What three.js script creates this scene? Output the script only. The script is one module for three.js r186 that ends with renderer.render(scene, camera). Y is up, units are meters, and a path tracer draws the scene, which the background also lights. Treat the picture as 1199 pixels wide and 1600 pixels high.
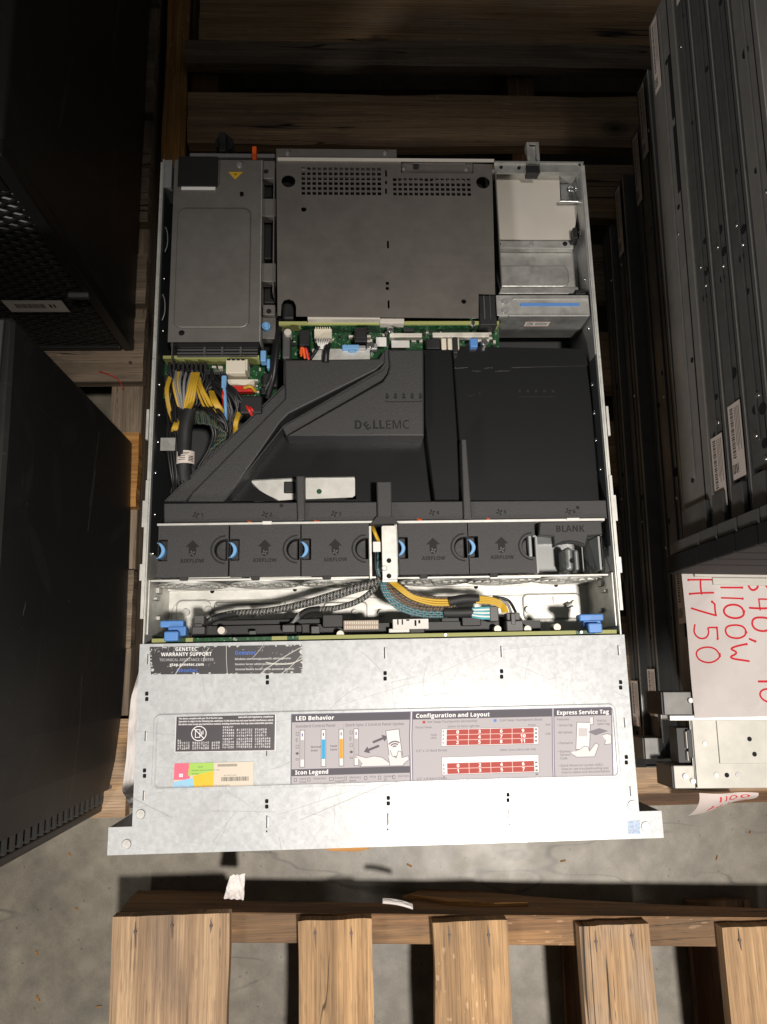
import * as THREE from 'three';
import { mergeGeometries, toCreasedNormals } from 'three/addons/utils/BufferGeometryUtils.js';
import { RoundedBoxGeometry } from 'three/addons/geometries/RoundedBoxGeometry.js';
import { FontLoader } from 'three/addons/loaders/FontLoader.js';
import { TextGeometry } from 'three/addons/geometries/TextGeometry.js';

// ------------------------------------------------------------------ camera, light, exposure
const scene = new THREE.Scene();
scene.background = new THREE.Color().setRGB(0.042, 0.0412, 0.040);
const camera = new THREE.PerspectiveCamera(67.38, 767 / 1024, 0.02, 60);
const camPos = new THREE.Vector3(-0.0310, 1.12557, -0.1480);
const camR = [[0.99896549, -0.02122808, 0.04021594], [0.01255624, 0.9787376, 0.20473164], [-0.04370691, -0.20401488, 0.97799163]];
const axis = (r) => new THREE.Vector3(r[0], r[2], -r[1]);          // (right, rear, up) -> three's x, y, z
camera.position.copy(camPos);
camera.quaternion.setFromRotationMatrix(new THREE.Matrix4().makeBasis(axis(camR[0]), axis(camR[1]), axis(camR[2])));
scene.add(camera);

const key = new THREE.SpotLight(0xfff6ec, 84, 0, 0.262, 1, 2);      // a warehouse ceiling lamp over the aisle, behind the photographer
key.position.set(0.80, 4.6, 0.66);
key.target.position.set(0.20, 0.3, 0.30);
key.castShadow = true; key.shadow.radius = 8; key.shadow.mapSize.set(2048, 2048); key.shadow.bias = -0.0002;
scene.add(key, key.target);
const side = new THREE.SpotLight(0xfffaf4, 33, 0, 0.19, 1, 2);       // a weaker, wider lamp down the aisle on the left
side.position.set(-2.2, 2.4, 3.0); side.target.position.set(0.10, 0.36, -0.16);
side.castShadow = true; side.shadow.radius = 16; side.shadow.mapSize.set(2048, 2048); side.shadow.bias = -0.0002;
scene.add(side, side.target);

const renderer = new THREE.WebGLRenderer({ antialias: true });
renderer.setSize(767, 1024);
renderer.toneMapping = THREE.LinearToneMapping;
renderer.toneMappingExposure = 1;
renderer.shadowMap.enabled = true;

// ------------------------------------------------------------------ helpers
let seed = 7;
const rnd = () => { seed = (seed * 1664525 + 1013904223) >>> 0; return seed / 4294967296; };
const rr = (a, b) => a + (b - a) * rnd();
// measuring: a point of the photograph (1199 x 1600) on the level plane at height Y -> [x, z] in metres
const rayDir = (px, py) => {
  const d = [(px - 599.5) / 1200, (800 - py) / 1200, -1], w = [0, 0, 0];
  for (let i = 0; i < 3; i++) for (let k = 0; k < 3; k++) w[i] += camR[k][i] * d[k];
  return new THREE.Vector3(w[0], w[2], -w[1]);
};
const at = (px, py, Y) => { const d = rayDir(px, py), t = (Y - camPos.y) / d.y; return [camPos.x + d.x * t, camPos.z + d.z * t]; };
const TOP = 0.415;                                                  // height of the open server's top rim
const P = (px, py, h = 0) => at(px, py, TOP - h);
const rect = (x0, y0, x1, y1, Y) => {
  const a = at(x0, y0, Y), b = at(x1, y0, Y), c = at(x0, y1, Y), d = at(x1, y1, Y);
  return [(a[0] + c[0]) / 2, (b[0] + d[0]) / 2, (a[1] + b[1]) / 2, (c[1] + d[1]) / 2];
};
const clean = (g) => {
  let q = g.index ? g.toNonIndexed() : g;
  for (const k of Object.keys(q.attributes)) if (!['position', 'normal', 'uv'].includes(k)) q.deleteAttribute(k);
  if (!q.attributes.uv) q.setAttribute('uv', new THREE.BufferAttribute(new Float32Array(q.attributes.position.count * 2), 2));
  q.morphAttributes = {}; q.clearGroups();
  return q;
};
// uv in metres divided by s, chosen by the face's direction; swap turns the grain along z
function metric(g, s = 1, swap = false, ou = 0, ov = 0) {
  g = clean(g);
  const p = g.attributes.position, uv = g.attributes.uv, a = new THREE.Vector3(), b = new THREE.Vector3(), c = new THREE.Vector3();
  for (let i = 0; i < p.count; i += 3) {
    a.fromBufferAttribute(p, i); b.fromBufferAttribute(p, i + 1); c.fromBufferAttribute(p, i + 2);
    const n = b.clone().sub(a).cross(c.clone().sub(a)), x = Math.abs(n.x), y = Math.abs(n.y), z = Math.abs(n.z);
    [a, b, c].forEach((v, k) => {
      let u, w;
      if (y >= x && y >= z) { u = v.x; w = v.z; if (swap) [u, w] = [w, u]; }
      else if (z >= x) { u = v.x; w = v.y; if (swap) [u, w] = [w, u]; }
      else { u = v.z; w = v.y; if (!swap) [u, w] = [w, u]; }
      uv.setXY(i + k, u / s + ou, w / s + ov);
    });
  }
  return g;
}
const box = (x0, x1, y0, y1, z0, z1, r = 0) => {
  const w = x1 - x0, h = y1 - y0, d = z1 - z0;
  const g = r ? new RoundedBoxGeometry(w, h, d, 1, Math.min(r, w / 2.01, h / 2.01, d / 2.01)) : new THREE.BoxGeometry(w, h, d);
  return clean(g.translate((x0 + x1) / 2, (y0 + y1) / 2, (z0 + z1) / 2));
};
// a box whose top face covers a rectangle of the photograph; h is the depth of that face below the rim
const pb = (x0, y0, x1, y1, h, thick, r = 0) => { const q = rect(x0, y0, x1, y1, TOP - h); return box(q[0], q[1], TOP - h - thick, TOP - h, q[2], q[3], r); };
function slab(pts, yTop, thick, { holes = [], bevel = 0, seg = 1 } = {}) {
  const sh = new THREE.Shape(pts.map(([x, z]) => new THREE.Vector2(x, -z)));
  for (const h of holes) sh.holes.push(new THREE.Path(h.map(([x, z]) => new THREE.Vector2(x, -z))));
  const g = new THREE.ExtrudeGeometry(sh, { depth: thick - 2 * bevel, bevelEnabled: bevel > 0, bevelSize: bevel, bevelThickness: bevel, bevelOffset: -bevel, bevelSegments: seg, curveSegments: 8 });
  return clean(g.rotateX(-Math.PI / 2).translate(0, yTop - thick + bevel, 0));
}
const pslab = (px, h, thick, o) => slab(px.map(([x, y]) => P(x, y, h)), TOP - h, thick, o);
const circ = (cx, cz, r, n = 16, a0 = 0, a1 = Math.PI * 2) => { const o = []; const full = a1 - a0 > 6.28; for (let i = 0; i < (full ? n : n + 1); i++) { const a = a0 + (a1 - a0) * i / n; o.push([cx + r * Math.cos(a), cz + r * Math.sin(a)]); } return o; };
const rrect = (x0, x1, z0, z1, r, n = 4) => {
  const o = [];
  for (const [cx, cz, a] of [[x1 - r, z1 - r, 0], [x0 + r, z1 - r, 1], [x0 + r, z0 + r, 2], [x1 - r, z0 + r, 3]]) for (let i = 0; i <= n; i++) { const t = (a + i / n) * Math.PI / 2; o.push([cx + r * Math.cos(t), cz + r * Math.sin(t)]); }
  return o;
};
const cyl = (x, y0, y1, z, r, r2 = r, n = 16) => clean(new THREE.CylinderGeometry(r2, r, y1 - y0, n).translate(x, (y0 + y1) / 2, z));
const tube = (pts, r, n = 40, m = 8) => {
  const c = new THREE.CatmullRomCurve3(pts.map((p) => new THREE.Vector3(...p)), false, 'centripetal'), L = c.getLength();
  const g = clean(new THREE.TubeGeometry(c, n, r, m)), uv = g.attributes.uv;
  for (let i = 0; i < uv.count; i++) uv.setXY(i, uv.getX(i) * L / 0.0065, uv.getY(i));
  return g;
};
const ptube = (pts, r, n, m) => tube(pts.map(([x, y, h]) => { const q = P(x, y, h); return [q[0], TOP - h, q[1]]; }), r, n, m);
const used = {};
const numbered = (n) => { used[n] = (used[n] ?? -1) + 1; return used[n] ? n + '_' + String(used[n]).padStart(3, '0') : n; };
// several separate pieces become several meshes of one name; JOIN names are one solid made of touching shapes, SMALL names are pieces too small to pick apart
const JOIN = new Set(['screw', 'blue_screw', 'lettering', 'power_plug', 'hasp', 'warning_mark', 'front_frame', 'front_panel', 'nail', 'chassis', 'guide_hook', 'fan_mark', 'post', 'bay_post', 'grip_line', 'recess_strip', 'edge_lip', 'cross_bracket', 'latch', 'rear_rail', 'fan_cage', 'centre_bracket', 'empty_bay', 'mesh_grille', 'power_supply_end', 'back_panel']);
const SMALL = new Set(['pin', 'chip', 'component', 'rivet', 'slot', 'stud', 'fan_number', 'icon_row', 'thin_wire', 'hole', 'card_edge', 'connector_slot', 'pressed_tab', 'guard_plate', 'side_vent', 'wood_chip', 'dust', 'vent_slot', 'wire_clip', 'latch_strip']);
function mesh(name, geos, mat, parent, { label, kind } = {}) {
  if (Array.isArray(geos) && geos.length > 1) {
    if (!JOIN.has(name) && !SMALL.has(name)) { let first; for (const g of geos) { const m = mesh(name, g, mat, parent, { label, kind }); first ??= m; } return first; }
    if (SMALL.has(name)) kind = 'stuff';
    geos = mergeGeometries(geos.map(clean));
  }
  const m = new THREE.Mesh(Array.isArray(geos) ? geos[0] : geos, mat); m.name = parent ? name : numbered(name); m.castShadow = m.receiveShadow = true;
  if (parent) { let k = 0; while (parent.children.some((c) => c.name === m.name)) m.name = name + '_' + String(++k).padStart(3, '0'); }
  if (label) m.userData.label = label;
  if (kind) m.userData.kind = kind;
  (parent ?? scene).add(m);
  return m;
}
function thing(name, label, category, group) {
  const o = new THREE.Group(); o.name = numbered(name); o.userData = { label, category }; if (group) o.userData.group = group; scene.add(o); return o;
}
const base = (o, x, y, z) => { o.position.set(x, y, z); for (const c of o.children) c.position.sub(o.position); };
// a flat print: the four corners (photograph order: left-top, right-top, right-bottom, left-bottom) on a plane
function print(corners, y) {
  const g = new THREE.BufferGeometry(), v = (i) => [corners[i][0], y, corners[i][1]];
  g.setAttribute('position', new THREE.Float32BufferAttribute([...v(0), ...v(3), ...v(2), ...v(0), ...v(2), ...v(1)], 3));
  g.setAttribute('uv', new THREE.Float32BufferAttribute([0, 1, 0, 0, 1, 0, 0, 1, 1, 0, 1, 1], 2));
  g.computeVertexNormals();
  return g;
}
const pprint = (px, h) => print(px.map(([x, y]) => P(x, y, h)), TOP - h);

// ------------------------------------------------------------------ noise and textures
const hash = (x, y, s) => { let h = (x * 374761393 + y * 668265263 + s * 1442695041) | 0; h = Math.imul(h ^ (h >>> 13), 1274126177); return ((h ^ (h >>> 16)) >>> 0) / 4294967296; };
function vn(x, y, px, py, s) {                                       // value noise, periodic in px, py cells
  const xi = Math.floor(x), yi = Math.floor(y), fx = x - xi, fy = y - yi, u = fx * fx * (3 - 2 * fx), v = fy * fy * (3 - 2 * fy);
  const w = (a, n) => ((a % n) + n) % n, h = (a, b) => hash(w(a, px), w(b, py), s);
  return (h(xi, yi) * (1 - u) + h(xi + 1, yi) * u) * (1 - v) + (h(xi, yi + 1) * (1 - u) + h(xi + 1, yi + 1) * u) * v;
}
const fbm = (u, v, fx, fy, s, oct = 4) => { let a = 0, k = 0.5, t = 0; for (let i = 0; i < oct; i++) { a += k * vn(u * fx, v * fy, fx, fy, s + i); t += k; fx *= 2; fy *= 2; k *= 0.55; } return a / t; };
const clamp = (x) => Math.max(0, Math.min(1, x));
const ss = (a, b, x) => { const t = clamp((x - a) / (b - a)); return t * t * (3 - 2 * t); };
function dataTex(w, h, f, srgb) {
  const d = new Uint8Array(w * h * 4);
  for (let y = 0; y < h; y++) for (let x = 0; x < w; x++) { const c = f(x / w, y / h), i = (y * w + x) * 4; d[i] = clamp(c[0]) * 255; d[i + 1] = clamp(c[1]) * 255; d[i + 2] = clamp(c[2]) * 255; d[i + 3] = 255; }
  const t = new THREE.DataTexture(d, w, h); t.wrapS = t.wrapT = THREE.RepeatWrapping; t.magFilter = THREE.LinearFilter; t.minFilter = THREE.LinearFilter;
  if (srgb) t.colorSpace = THREE.SRGBColorSpace;
  t.needsUpdate = true;
  return t;
}
const gray = (f) => (u, v) => { const x = f(u, v); return [x, x, x]; };
function canvasTex(w, h, draw, data) {
  const c = document.createElement('canvas'); c.width = w; c.height = h; draw(c.getContext('2d'), w, h);
  const t = new THREE.CanvasTexture(c); t.colorSpace = data ? THREE.NoColorSpace : THREE.SRGBColorSpace; t.magFilter = THREE.LinearFilter; t.anisotropy = 8;
  return t;
}
const std = (o) => new THREE.MeshStandardMaterial(o);
const rgb = (r, g, b) => new THREE.Color().setRGB(r, g, b);

// wood: grain along u; the tile is 0.9 m x 0.22 m
function woodFn(c0, c1, c2, s, dirt) {
  return (u, v) => {
    const warp = fbm(u, v, 3, 3, s, 3) * 0.55, ring = fbm(u, v + warp * 0.15, 2, 22, s + 9, 4), fine = fbm(u, v, 14, 160, s + 17, 3), pore = fbm(u, v, 40, 220, s + 23, 2);
    let t = ss(0.25, 0.75, ring) * 0.65 + (fine - 0.5) * 0.6 + 0.15;
    let c = [0, 1, 2].map((i) => c0[i] + (c1[i] - c0[i]) * clamp(t));
    const st = ss(0.46, 0.72, fbm(u, v, 6, 6, s + 31, 5)) * dirt * 1.3;
    c = c.map((x, i) => x + (c2[i] - x) * st);
    const dark = ss(0.60, 0.8, pore) * 0.14;
    for (const [ku, kv, kr] of [[0.23, 0.35, 0.035], [0.71, 0.7, 0.025]]) {
      const d = Math.hypot((u - ku) * 1.6, (v - kv) * 0.6 ) / kr;
      if (d < 3) { const k = Math.exp(-d * d * 0.9) * 0.75 + Math.max(0, Math.sin(d * 9)) * Math.exp(-d * 1.3) * 0.3; c = c.map((x, i) => x * (1 - k * 0.7)); }
    }
    const cr = Math.abs(fbm(u, v + warp * 0.1, 2, 16, s + 41, 2) - 0.5), crack = ss(0.012, 0.0, cr) * ss(0.50, 0.66, fbm(u, v, 6, 5, s + 43, 3)) * 0.8;
    const saw = (fbm(u, v, 9, 300, s + 47, 2) - 0.5) * 0.34, fleck = fbm(u, v, 60, 60, s + 51, 2) > 0.80 && fbm(u, v, 5, 3, s + 53, 2) > 0.66 ? 0.12 : 0;
    return c.map((x) => (x * (1 - dark) * (1 - crack) * (1 + saw) + fleck));
  };
}
const woodBump = dataTex(512, 512, gray((u, v) => 0.5 * fbm(u, v, 8, 120, 3, 3) + 0.3 * fbm(u, v, 3, 22, 12, 3) + 0.2 * fbm(u, v, 40, 60, 41, 3)));
const wood = (c0, c1, c2, s, dirt, rough = 0.75, w = 1536, h = 384) => std({ map: dataTex(w, h, woodFn(c0, c1, c2, s, dirt), true), bumpMap: woodBump, bumpScale: 0.0012, roughness: rough });
const M = {};
M.woodA = wood([0.53, 0.43, 0.33], [0.76, 0.64, 0.50], [0.48, 0.40, 0.33], 11, 0.55);
M.woodB = wood([0.57, 0.44, 0.30], [0.80, 0.65, 0.47], [0.47, 0.38, 0.28], 53, 0.35);
M.woodC = wood([0.54, 0.43, 0.31], [0.76, 0.62, 0.46], [0.64, 0.55, 0.46], 87, 0.6);
M.woodLead = wood([0.46, 0.34, 0.23], [0.64, 0.49, 0.33], [0.38, 0.30, 0.22], 307, 0.5);
M.woodGrey = wood([0.46, 0.40, 0.33], [0.63, 0.56, 0.48], [0.38, 0.33, 0.28], 131, 0.5);
M.woodDark = wood([0.33, 0.23, 0.15], [0.50, 0.37, 0.24], [0.25, 0.18, 0.13], 171, 0.5);
M.woodOrange = wood([0.62, 0.42, 0.20], [0.80, 0.60, 0.34], [0.60, 0.42, 0.22], 211, 0.3);
const WT = 0.9;
const woodUV = (g, alongZ, ou = rnd(), ov = rnd()) => { g = metric(g, 1, alongZ); const uv = g.attributes.uv; for (let i = 0; i < uv.count; i++) uv.setXY(i, uv.getX(i) / 0.9 + ou, uv.getY(i) / 0.22 + ov); return g; };
// concrete
M.floor = std({
  map: dataTex(1024, 1024, (u, v) => {
    const a = fbm(u, v, 4, 4, 301, 5), b = fbm(u, v, 60, 60, 311, 3), c = fbm(u, v, 9, 9, 321, 4), s = ss(0.60, 0.74, fbm(u, v, 10, 5, 331, 5)), speck = hash((u * 512) | 0, (v * 512) | 0, 9) > 0.9985 ? 0.13 : (hash((u * 1024) | 0, (v * 1024) | 0, 19) - 0.5) * 0.05;
    const sc = ss(0.015, 0.0, Math.abs(fbm(u, v, 3, 14, 361, 4) - 0.5)) * 0.10 * ss(0.45, 0.6, fbm(u, v, 8, 8, 371, 3)), g = 0.46 + (a - 0.5) * 0.20 + (b - 0.5) * 0.14 + (c - 0.5) * 0.10 - s * 0.10 - speck - sc;
    return [g * 1.0, g * 0.955, g * 0.86];
  }, true),
  roughnessMap: dataTex(512, 512, gray((u, v) => 0.26 + 0.24 * fbm(u, v, 7, 7, 341, 5) + 0.08 * fbm(u, v, 60, 60, 343, 2))), roughness: 1,
  bumpMap: dataTex(512, 512, gray((u, v) => 0.6 * fbm(u, v, 40, 40, 351, 4) + 0.4 * fbm(u, v, 8, 8, 352, 3))), bumpScale: 0.0006,
});
// metals
const spangle = dataTex(512, 512, gray((u, v) => 0.36 + 0.22 * fbm(u, v, 24, 24, 401, 4) + 0.12 * fbm(u, v, 90, 90, 402, 2)));
const spangleCol = (lo, hi, tint) => dataTex(512, 512, (u, v) => { const g = lo + (hi - lo) * (0.55 * fbm(u, v, 30, 30, 411, 4) + 0.45 * fbm(u, v, 5, 5, 412, 4)); return [g * tint[0], g * tint[1], g * tint[2]]; }, true);
M.tray = std({ map: spangleCol(0.72, 0.93, [1, 1, 0.975]), roughnessMap: spangle, roughness: 1, metalness: 0.65 });
M.zinc = std({ map: spangleCol(0.62, 0.86, [1, 1, 0.98]), roughnessMap: spangle, roughness: 1, metalness: 0.8 });
const brush = dataTex(512, 512, gray((u, v) => 0.40 + 0.05 * fbm(u, v, 6, 160, 421, 3) + 0.16 * fbm(u, v, 14, 14, 422, 4)));
M.riser = std({ map: spangleCol(0.44, 0.52, [1, 0.96, 0.92]), roughnessMap: brush, roughness: 1, metalness: 0.6 });
M.psu = std({ map: spangleCol(0.455, 0.535, [1, 0.975, 0.94]), roughnessMap: brush, roughness: 1, metalness: 0.55 });
M.bright = std({ color: rgb(0.70, 0.66, 0.59), roughnessMap: brush, roughness: 1.1, metalness: 0.3 });
M.steel = std({ color: rgb(0.50, 0.50, 0.50), roughnessMap: brush, roughness: 0.9, metalness: 0.8 });
M.sideDark = std({ map: spangleCol(0.34, 0.46, [0.98, 1, 0.99]), roughnessMap: brush, roughness: 1.0, metalness: 0.35 });
M.sidePale = std({ map: spangleCol(0.50, 0.62, [1, 0.985, 0.96]), roughnessMap: brush, roughness: 1.0, metalness: 0.3 });
M.sideMid = std({ map: spangleCol(0.36, 0.50, [1, 1, 0.985]), roughnessMap: brush, roughness: 1.0, metalness: 0.4 });
M.bayGrey = std({ color: rgb(0.26, 0.27, 0.27), roughness: 0.45, metalness: 0.5 });
M.plate = std({ map: spangleCol(0.64, 0.78, [1, 0.99, 0.95]), roughness: 0.5, metalness: 0.25 });
M.chrome = std({ color: rgb(0.75, 0.75, 0.75), roughness: 0.25, metalness: 1 });
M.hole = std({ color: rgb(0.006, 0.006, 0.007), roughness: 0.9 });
M.nail = std({ color: rgb(0.10, 0.08, 0.07), roughness: 0.6, metalness: 0.5 });
// plastics
const grain = dataTex(512, 512, gray((u, v) => 0.35 * vn(u * 256, v * 256, 256, 256, 431) + 0.65 * hash((u * 512) | 0, (v * 512) | 0, 5)));
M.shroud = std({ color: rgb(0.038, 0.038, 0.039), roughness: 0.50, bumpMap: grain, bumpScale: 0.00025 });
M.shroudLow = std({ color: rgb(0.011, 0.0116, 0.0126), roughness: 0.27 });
M.fan = std({ color: rgb(0.038, 0.038, 0.039), roughness: 0.55, bumpMap: grain, bumpScale: 0.00025 });
M.black = std({ color: rgb(0.014, 0.014, 0.015), roughness: 0.5 });
M.ink = std({ color: rgb(0.004, 0.004, 0.004), roughness: 0.7 });
M.blue = std({ color: rgb(0.10, 0.26, 0.62), roughness: 0.42 });
M.blueLight = std({ color: rgb(0.18, 0.40, 0.70), roughness: 0.4 });
M.yellow = std({ color: rgb(0.56, 0.35, 0.03), roughness: 0.42 });
M.red = std({ color: rgb(0.62, 0.03, 0.02), roughness: 0.4 });
M.orange = std({ color: rgb(0.75, 0.10, 0.01), roughness: 0.45 });
M.ivory = std({ color: rgb(0.72, 0.66, 0.54), roughness: 0.5 });
M.white = std({ color: rgb(0.78, 0.77, 0.74), roughness: 0.6 });
M.pinkgrey = std({ color: rgb(0.42, 0.34, 0.28), roughness: 0.6 });
M.wireGrey = std({ color: rgb(0.22, 0.22, 0.22), roughness: 0.5 });
M.wireBlack = std({ color: rgb(0.012, 0.012, 0.013), roughness: 0.42 });
M.bezel = std({ color: rgb(0.006, 0.006, 0.0065), roughness: 0.75 });
M.tape = std({ color: rgb(0.018, 0.018, 0.019), roughness: 0.6 });
M.teal = std({ color: rgb(0.08, 0.36, 0.42), roughness: 0.5 });
const braidFn = (a, b, c) => (u, v) => { const i = Math.floor(u * 8), k = Math.floor(v * 8), q = (i + k * 3) % 4, f = hash(i, k, 3); const col = q === 0 ? a : (q === 2 && f > 0.5 ? c : b); return col; };
const braid = (a, b, c) => std({ map: dataTex(64, 64, braidFn(a, b, c), true), roughness: 0.55 });
M.braidGrey = braid([0.62, 0.62, 0.60], [0.16, 0.16, 0.16], [0.42, 0.42, 0.40]);
M.braidTeal = braid([0.25, 0.55, 0.62], [0.12, 0.20, 0.22], [0.60, 0.64, 0.62]);
M.braidBrown = braid([0.50, 0.45, 0.38], [0.14, 0.12, 0.10], [0.45, 0.30, 0.18]);
M.braidDark = braid([0.20, 0.34, 0.30], [0.05, 0.05, 0.05], [0.40, 0.36, 0.18]);
M.pcb = std({ map: dataTex(512, 512, (u, v) => {
  const t = Math.abs(fbm(u, v, 16, 16, 501, 2) - 0.5) < 0.02 ? 0.10 : 0, l = (Math.floor(u * 64) % 4 === 0 && vn(u * 10, v * 10, 10, 10, 503) > 0.55) ? 0.08 : 0, p = hash((u * 90) | 0, (v * 90) | 0, 4) > 0.95 ? 0.3 : 0;
  return [0.10 + t + p, 0.28 + t + l + p, 0.16 + t + p];
}, true), roughness: 0.35 });
M.pcbEdge = std({ color: rgb(0.36, 0.38, 0.13), roughness: 0.6 });
const scuff = canvasTex(1024, 1024, (c, w, h) => {
  c.fillStyle = '#2b2a29'; c.fillRect(0, 0, w, h);
  for (let i = 0; i < 260; i++) { c.strokeStyle = `rgba(150,150,150,${rr(0.02, 0.14)})`; c.lineWidth = rr(0.6, 2); const x = rr(0, w), y = rr(0, h), a = rr(-0.5, 0.5) + (rnd() > 0.8 ? 1.2 : 0), l = rr(10, 160); c.beginPath(); c.moveTo(x, y); c.quadraticCurveTo(x + Math.sin(a) * l * 0.5 + rr(-6, 6), y + Math.cos(a) * l * 0.5, x + Math.sin(a) * l, y + Math.cos(a) * l); c.stroke(); }
  for (let i = 0; i < 90; i++) { c.fillStyle = `rgba(150,148,142,${rr(0.02, 0.06)})`; c.beginPath(); c.ellipse(rr(0, w), rr(0, h), rr(4, 60), rr(3, 20), rr(0, 3), 0, 7); c.fill(); }
  for (let i = 0; i < 14; i++) { c.strokeStyle = `rgba(190,186,178,${rr(0.3, 0.75)})`; c.lineWidth = rr(1, 2.2); const x = rr(0, w), y = rr(0, h), a = rr(-0.35, 0.25), l = rr(60, 260); c.beginPath(); c.moveTo(x, y); c.lineTo(x + Math.sin(a) * l, y + Math.cos(a) * l); c.stroke(); }
  for (let i = 0; i < 200; i++) { c.fillStyle = `rgba(190,185,175,${rr(0.1, 0.5)})`; c.fillRect(rr(0, w), rr(0, h), rr(1, 2.5), rr(1, 2.5)); }
}); scuff.wrapS = scuff.wrapT = THREE.RepeatWrapping;
M.tower = std({ map: scuff, roughness: 0.5, bumpMap: grain, bumpScale: 0.00008 });
M.towerTrim = std({ color: rgb(0.016, 0.016, 0.016), roughness: 0.42 });
M.towerGrey = std({ color: rgb(0.08, 0.08, 0.08), roughness: 0.45 });
M.meshBack = std({ color: rgb(0.80, 0.78, 0.75), roughness: 0.6 });
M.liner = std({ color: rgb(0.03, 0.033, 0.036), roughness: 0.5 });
M.paper = std({ color: rgb(0.74, 0.70, 0.68), roughness: 0.9, side: THREE.DoubleSide, bumpMap: dataTex(256, 256, gray((u, v) => fbm(u, v, 5, 5, 601, 4))), bumpScale: 0.002 });
const label = (w, h, draw, rough = 0.45) => std({ map: canvasTex(w, h, draw), roughness: rough });

const FONT = await new FontLoader().loadAsync('fonts/droid/droid_sans_bold.typeface.json');
const FONTR = await new FontLoader().loadAsync('fonts/droid/droid_sans_regular.typeface.json');
// raised lettering lying flat, reading along +x, centred on x, baseline at z
function letters(text, size, x, z, y, font = FONT, centre = true) {
  const g = new TextGeometry(text, { font, size, depth: 0.0004, curveSegments: 3 });
  g.computeBoundingBox(); const w = g.boundingBox.max.x;
  return clean(g.translate(centre ? -w / 2 : 0, 0, 0).rotateX(-Math.PI / 2).translate(x, y, z));
}

// ================================================================== the setting
const floorG = new THREE.PlaneGeometry(12, 12).rotateX(-Math.PI / 2);
{ const uv = floorG.attributes.uv, p = floorG.attributes.position; for (let i = 0; i < uv.count; i++) uv.setXY(i, p.getX(i) / 1.1, p.getZ(i) / 1.1); }
mesh('floor', floorG, M.floor, null, { kind: 'structure' });

// ------------------------------------------------------------------ pallets
const nails = (list, y, mats = M.nail) => list.map(([x, z]) => cyl(x, y - 0.002, y + 0.0012, z, 0.0034, 0.0028, 8));
function plank(x0, x1, y0, y1, z0, z1, alongZ, wob = 0.0012) {      // a sawn board with slightly uneven edges
  const nx = alongZ ? 10 : 24, nz = alongZ ? 24 : 10;
  const g = new THREE.BoxGeometry(x1 - x0, y1 - y0, z1 - z0, nx, 1, nz).translate((x0 + x1) / 2, (y0 + y1) / 2, (z0 + z1) / 2);
  const p = g.attributes.position, s = (rnd() * 1000) | 0;
  for (let i = 0; i < p.count; i++) {
    const x = p.getX(i), y = p.getY(i), z = p.getZ(i), t = alongZ ? z : x;
    const w = (k) => (vn(t * 14 + k * 7.3, k * 3.1, 999, 999, s + k) - 0.5) * 2 * wob;
    if (alongZ) { p.setX(i, x + (Math.abs(x - x0) < 1e-5 ? w(1) : Math.abs(x - x1) < 1e-5 ? w(2) : 0)); p.setZ(i, z + (Math.abs(z - z0) < 1e-5 || Math.abs(z - z1) < 1e-5 ? (vn(x * 90, 4, 999, 999, s) - 0.5) * 1.1 * wob : 0)); }
    else { p.setZ(i, z + (Math.abs(z - z0) < 1e-5 ? w(1) : Math.abs(z - z1) < 1e-5 ? w(2) : 0)); p.setX(i, x + (Math.abs(x - x0) < 1e-5 || Math.abs(x - x1) < 1e-5 ? (vn(z * 90, 4, 999, 999, s) - 0.5) * 1.1 * wob : 0)); }
    p.setY(i, y + (vn(t * 6, 9, 999, 999, s + 5) - 0.5) * 0.0016);
  }
  g.computeVertexNormals();
  return woodUV(toCreasedNormals(g, 0.6), alongZ);
}
const PT = 0.13;                                                    // pallet top
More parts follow.
